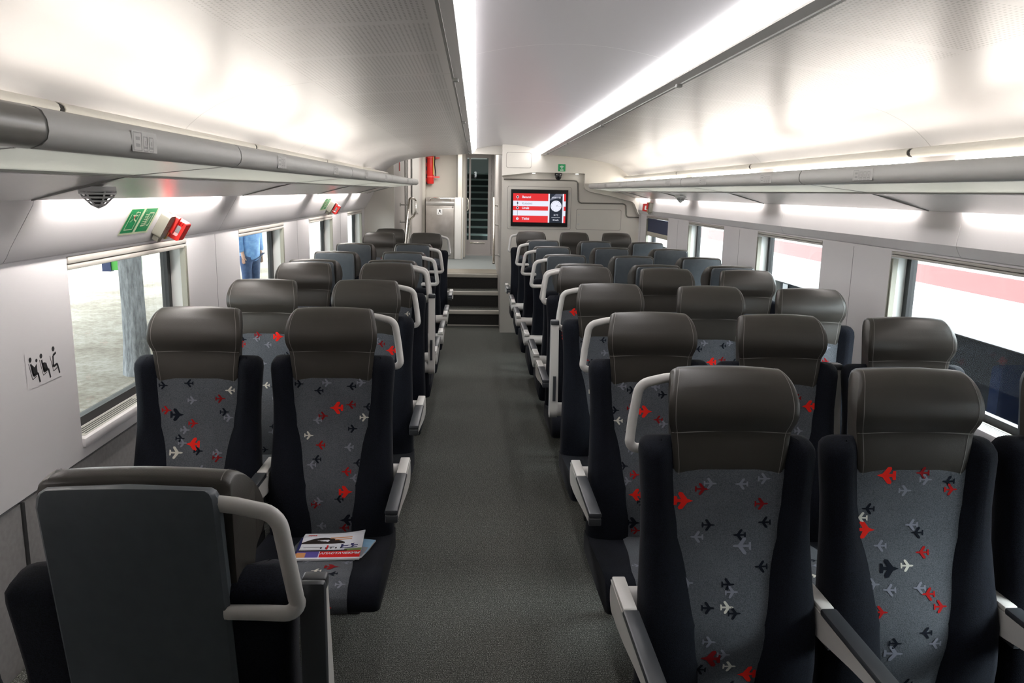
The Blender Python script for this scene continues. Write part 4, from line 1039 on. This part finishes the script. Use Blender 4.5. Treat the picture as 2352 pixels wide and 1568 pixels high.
# hanging green sign on a post behind the tree
t = thing('platform_sign', 'green and dark blue sign on a post, partly behind the tree trunk outside', 'sign', (-5.2, 11.25, GZ))
MB().box(.40, .46, -.03, .03, 0, 2.4).obj('post', M['alu2'], t)
MB().box(-.02, .10, -.05, .05, 1.05, 2.2).obj('side_board', mat('sign_navy', (.01, .02, .08), .5), t)
b = MB(); b.box(.10, .50, -.03, .03, 1.07, 2.2, 0)
fn = lambda u, v: (u, -.032, v)
b.disc(.27, 1.32, .075, fn, 1, 24, 1.5); b.disc(.27, 1.34, .045, lambda u, v: (u, -.034, v), 2, 24, 1.5); b.line([(.13, 1.36), (.15, 1.24)], .02, fn, 1); b.line([(.12, 1.28), (.17, 1.32)], .02, fn, 1); b.line([(.36, 1.38), (.42, 1.24)], .02, fn, 1)
b.obj('face_board', [mat('sign_leaf_green', (.06, .33, .04), .5), M['text_white'], mat('sign_maroon', (.30, .02, .03), .5)], t, smooth=0)
# green and grey standing board seen through the third window
t = thing('info_pillar', 'narrow pale green information board outside the third left window', 'sign', (-3.35, 14.6, GZ))
b = MB(); b.box(-.20, .05, 0, .06, .9, 2.2, 0); b.box(-.20, .05, -.004, 0, 1.55, 2.1, 1); b.box(-.20, .05, 0, .06, 0, .9, 2); b.disc(-.08, 1.8, .07, lambda u, v: (u, -.006, v), 3)
b.obj('board', [mat('pale_green', (.42, .62, .36), .6), M['greensoft'], mat('stone_grey', (.33, .32, .33), .8), M['lumi']], t, smooth=0)
MB().box(.06, .12, 0, .05, 0, 2.4).obj('pole', M['white'], t)
# pale building along the platform end
t = thing('station_building', 'pale grey station building far along the platform on the left', 'building', (-7, 30, GZ))
MB().box(-2.2, 4.2, 0, .3, 0, 5).obj('wall', noisy(mat('render_pale', (.5, .53, .52), .9), (.44, .47, .46), (.56, .59, .58), 1.5), t, smooth=0)
for i in range(4): MB().box(-1.9+1.5*i, -1.5+1.5*i, -.06, 0, .0, 5).obj('pilaster', mat('pilaster', (.60, .62, .60), .9) if i == 0 else bpy.data.materials['pilaster'], t, smooth=0)
# standing person in a blue shirt
def skinned(name, pts, edges, mt, parent, sub=2, root=0):
    me = bpy.data.meshes.new(name); me.from_pydata([p[:3] for p in pts], edges, []); o = link(name, me, parent)
    md = o.modifiers.new('skin', 'SKIN'); md.use_smooth_shade = True
    for i, p in enumerate(pts):
        r = p[3] if len(p) == 4 else p[3:5]
        me.skin_vertices[0].data[i].radius = (r, r) if not isinstance(r, tuple) else r
        me.skin_vertices[0].data[i].use_root = (i == root)
    s = o.modifiers.new('sub', 'SUBSURF'); s.levels = s.render_levels = sub
    me.materials.append(mt); return o
pr = thing('person', 'person in light blue shirt and dark jeans outside the second left window', 'person', (-4.42, 15.6, GZ), 1.0)
pr.scale = (1.04, 1.04, 1.04)
P = [(0, 0, .98, .085), (0, 0, 1.15, .12), (0, 0, 1.35, .14), (0, 0, 1.47, .07), (0, -.01, 1.54, .052), (0, -.02, 1.62, .085), (0, -.02, 1.71, .085)]
Eg = [(0, 1), (1, 2), (2, 3), (3, 4), (4, 5), (5, 6)]
def chain(start, pts):
    k = start
    for p in pts: P.append(p); Eg.append((k, len(P)-1)); k = len(P)-1
    return k
hands = []
for s in (-1, 1):
    hands.append(chain(2, [(s*.17, 0, 1.42, .06), (s*.215, .01, 1.15, .043), (s*.22, -.06, .93, .032), (s*.22, -.07, .87, .03)]))
    chain(0, [(s*.09, 0, .86, .06), (s*.105, -.01, .50, .055), (s*.105, .01, .10, .04), (s*.11, -.06, .04, .038), (s*.115, -.15, .03, .03)])
for s, k in zip((-1, 1), hands):
    for j, ln in enumerate((.065, .075, .08, .072)):
        chain(k, [(s*.22, -.10+.02*j, .83, .0095), (s*.218, -.10+.02*j, .83-ln*.55, .009), (s*.210, -.102+.02*j, .83-ln, .008)])
    chain(k, [(s*.205, -.105, .855, .010), (s*.195, -.12, .82, .009)])
body = skinned('body', P, Eg, M['skin'], pr)
skinned('shirt', [(0, 0, .76, .195), (0, 0, 1.15, .195), (0, 0, 1.36, .20), (0, 0, 1.47, .10), (-.20, 0, 1.41, .10), (-.235, .01, 1.16, .078), (-.235, -.05, .96, .058), (.20, 0, 1.41, .10), (.235, .01, 1.16, .078), (.235, -.05, .96, .058)], [(0, 1), (1, 2), (2, 3), (2, 4), (4, 5), (5, 6), (2, 7), (7, 8), (8, 9)], M['shirt'], pr)
skinned('trousers', [(0, 0, 1.02, .17), (-.10, 0, .82, .125), (-.105, -.01, .5, .085), (-.105, .01, .10, .075), (.10, 0, .82, .125), (.105, -.01, .5, .085), (.105, .01, .10, .075)], [(0, 1), (1, 2), (2, 3), (0, 4), (4, 5), (5, 6)], M['jeans'], pr)
b = MB(); b.lathe((0, .005, 1.62), [(.098, -.02), (.105, .04), (.09, .10), (.05, .135), (.001, .145)], 18); b.obj('hair', M['hair'], pr, 60)
b = MB()
for s in (-1, 1): b.lathe((s*.033, -.112, 1.645), [(.001, .01), (.012, .006), (.014, 0), (.001, -.01)], 10)
b.obj('eye', M['text_dark'], pr, 60)
b = MB(); b.loft([[(-.01, -.105, 1.645), (.01, -.105, 1.645), (0, -.112, 1.65)], [(-.018, -.11, 1.60), (.018, -.11, 1.60), (0, -.135, 1.605)]]); b.obj('nose', M['skin'], pr, 60)
MB().box(-.028, .028, -.112, -.100, 1.560, 1.570, 0, .004).obj('mouth', mat('lips', (.35, .12, .1), .5), pr)
for s in (-1, 1): MB().box(s*.098-.012, s*.098+.012, -.03, .02, 1.60, 1.665, 0, .010).obj('ear', M['skin'], pr)

struct(MB().box(-6.4, -1.95, -20, 26, 3.25, 3.4).obj('sky_block_canopy', M['cream'], smooth=0))  # unseen canopy, added to keep sky light off the left windows and ground
# parked carriage on the next track
CX = 5.0
zc_ = lambda z: 1.635-(1.635-z)*CX/3.6
t = thing('railway_carriage', 'white carriage with a red stripe parked outside the right windows', 'railway carriage', (CX, 8, -.8))
cw_ = mat('carriage_white', (.80, .81, .82), .35); crd = mat('carriage_red', (.31, .115, .115), .35)
q = lambda z: zc_(z)+.8
MB().box(0, 2.8, -14, 22, q(.64), 3.4, 0, .05).obj('body_side', cw_, t)
b = MB(); b.box(-.004, .0, -14, 22, q(.975), q(1.122)); b.obj('stripe', crd, t, smooth=0)
MB().box(.03, 2.8, -14, 22, -.35, q(-.08)).obj('lower_body', cw_, t, smooth=0)
MB().box(.72, 2.8, -14, 22, q(-.08), q(.64)).obj('dark_backing', mat('carriage_inside', (.20, .15, .11), .8), t, smooth=0)  # added wall hiding the bright floor so the carriage inside looks dark
MB().box(.03, .72, -14, 22, q(-.09), q(-.07)).obj('carriage_floor', mat('carriage_floor', (.012, .013, .018), .9, spec=.1), t, smooth=0)
for i in range(12):
    y = -13.6+i*3.0; MB().box(.0, .06, y-.10, y+.10, q(-.08), q(.64)).obj('pillar', M['black'] if i % 2 else M['blackgloss'], t, smooth=0)
    MB().box(.012, .018, y+.10, y+2.9, q(-.08), q(.64)).obj('window_pane', M['glassdark'], t, smooth=0)
ins = mat('inside_seat_blue', (.05, .08, .18), .8)
for i in range(18):
    y = -12+i*1.9; MB().box(.25, .66, y, y+.18, q(-.07), q(.46), 0, .05).obj('inside_seat', ins, t)

# ------------------------------------------------------------------ light
w = bpy.data.worlds.new('world'); SC.world = w; w.use_nodes = True
bg = w.node_tree.nodes['Background']; bg.inputs[0].default_value = (.90, .96, 1., 1); bg.inputs[1].default_value = 1.
_n, _l = w.node_tree.nodes, w.node_tree.links
_tc = _n.new('ShaderNodeTexCoord'); _d = _n.new('ShaderNodeVectorMath'); _d.operation = 'DOT_PRODUCT'; _d.inputs[1].default_value = (.80, -.10, .59)
_l.new(_tc.outputs['Generated'], _d.inputs[0])
_m = _n.new('ShaderNodeMath'); _m.operation = 'MAXIMUM'; _m.inputs[1].default_value = 0; _l.new(_d.outputs['Value'], _m.inputs[0])
_p = _n.new('ShaderNodeMath'); _p.operation = 'POWER'; _p.inputs[1].default_value = 2.; _l.new(_m.outputs[0], _p.inputs[0])
_a = _n.new('ShaderNodeMath'); _a.operation = 'MULTIPLY_ADD'; _a.inputs[1].default_value = 30.; _a.inputs[2].default_value = 7.; _l.new(_p.outputs[0], _a.inputs[0])
_l.new(_a.outputs[0], bg.inputs[1])
def lamp(kind, name, loc, rot, energy, col=(1, 1, 1), size=None, sy=None):
    l = bpy.data.lights.new(name, kind); l.energy = energy; l.color = col
    if kind == 'AREA':
        l.shape = 'RECTANGLE'; l.size = size; l.size_y = sy
    o = bpy.data.objects.new(name, l); COL.objects.link(o); o.location = loc; o.rotation_euler = rot; return o
sun = lamp('SUN', 'sun', (0, 0, 20), (0, math.radians(70), math.radians(-12)), 9., (1, .97, .92)); sun.data.angle = .02
for s, X, wins in ((-1, XL-.14, WL), (1, XR+.14, WR)):
    for y0, y1 in wins:
        o = lamp('AREA', 'window_portal', (X, (y0+y1)/2, (ZS+ZT)/2), (0, s*PI/2, 0), 1, (1, 1, 1), ZT-ZS, y1-y0)
        o.data.cycles.is_portal = True
lamp('AREA', 'vestibule_fill', (-.2, 11.6, 2.26), (0, 0, 0), 34, (1, .97, .93), .8, 1.6)  # unseen area light added to brighten the vestibule
lamp('AREA', 'stairwell_fill', (.0, 15.6, 3.1), (0, 0, 0), 95, (.9, 1., .98), .5, 1.6)  # added light without a fixture, brightens the steps behind the glass door
SC.view_settings.view_transform = 'Standard'
SC.view_settings.look = 'None'
SC.view_settings.exposure = 0.
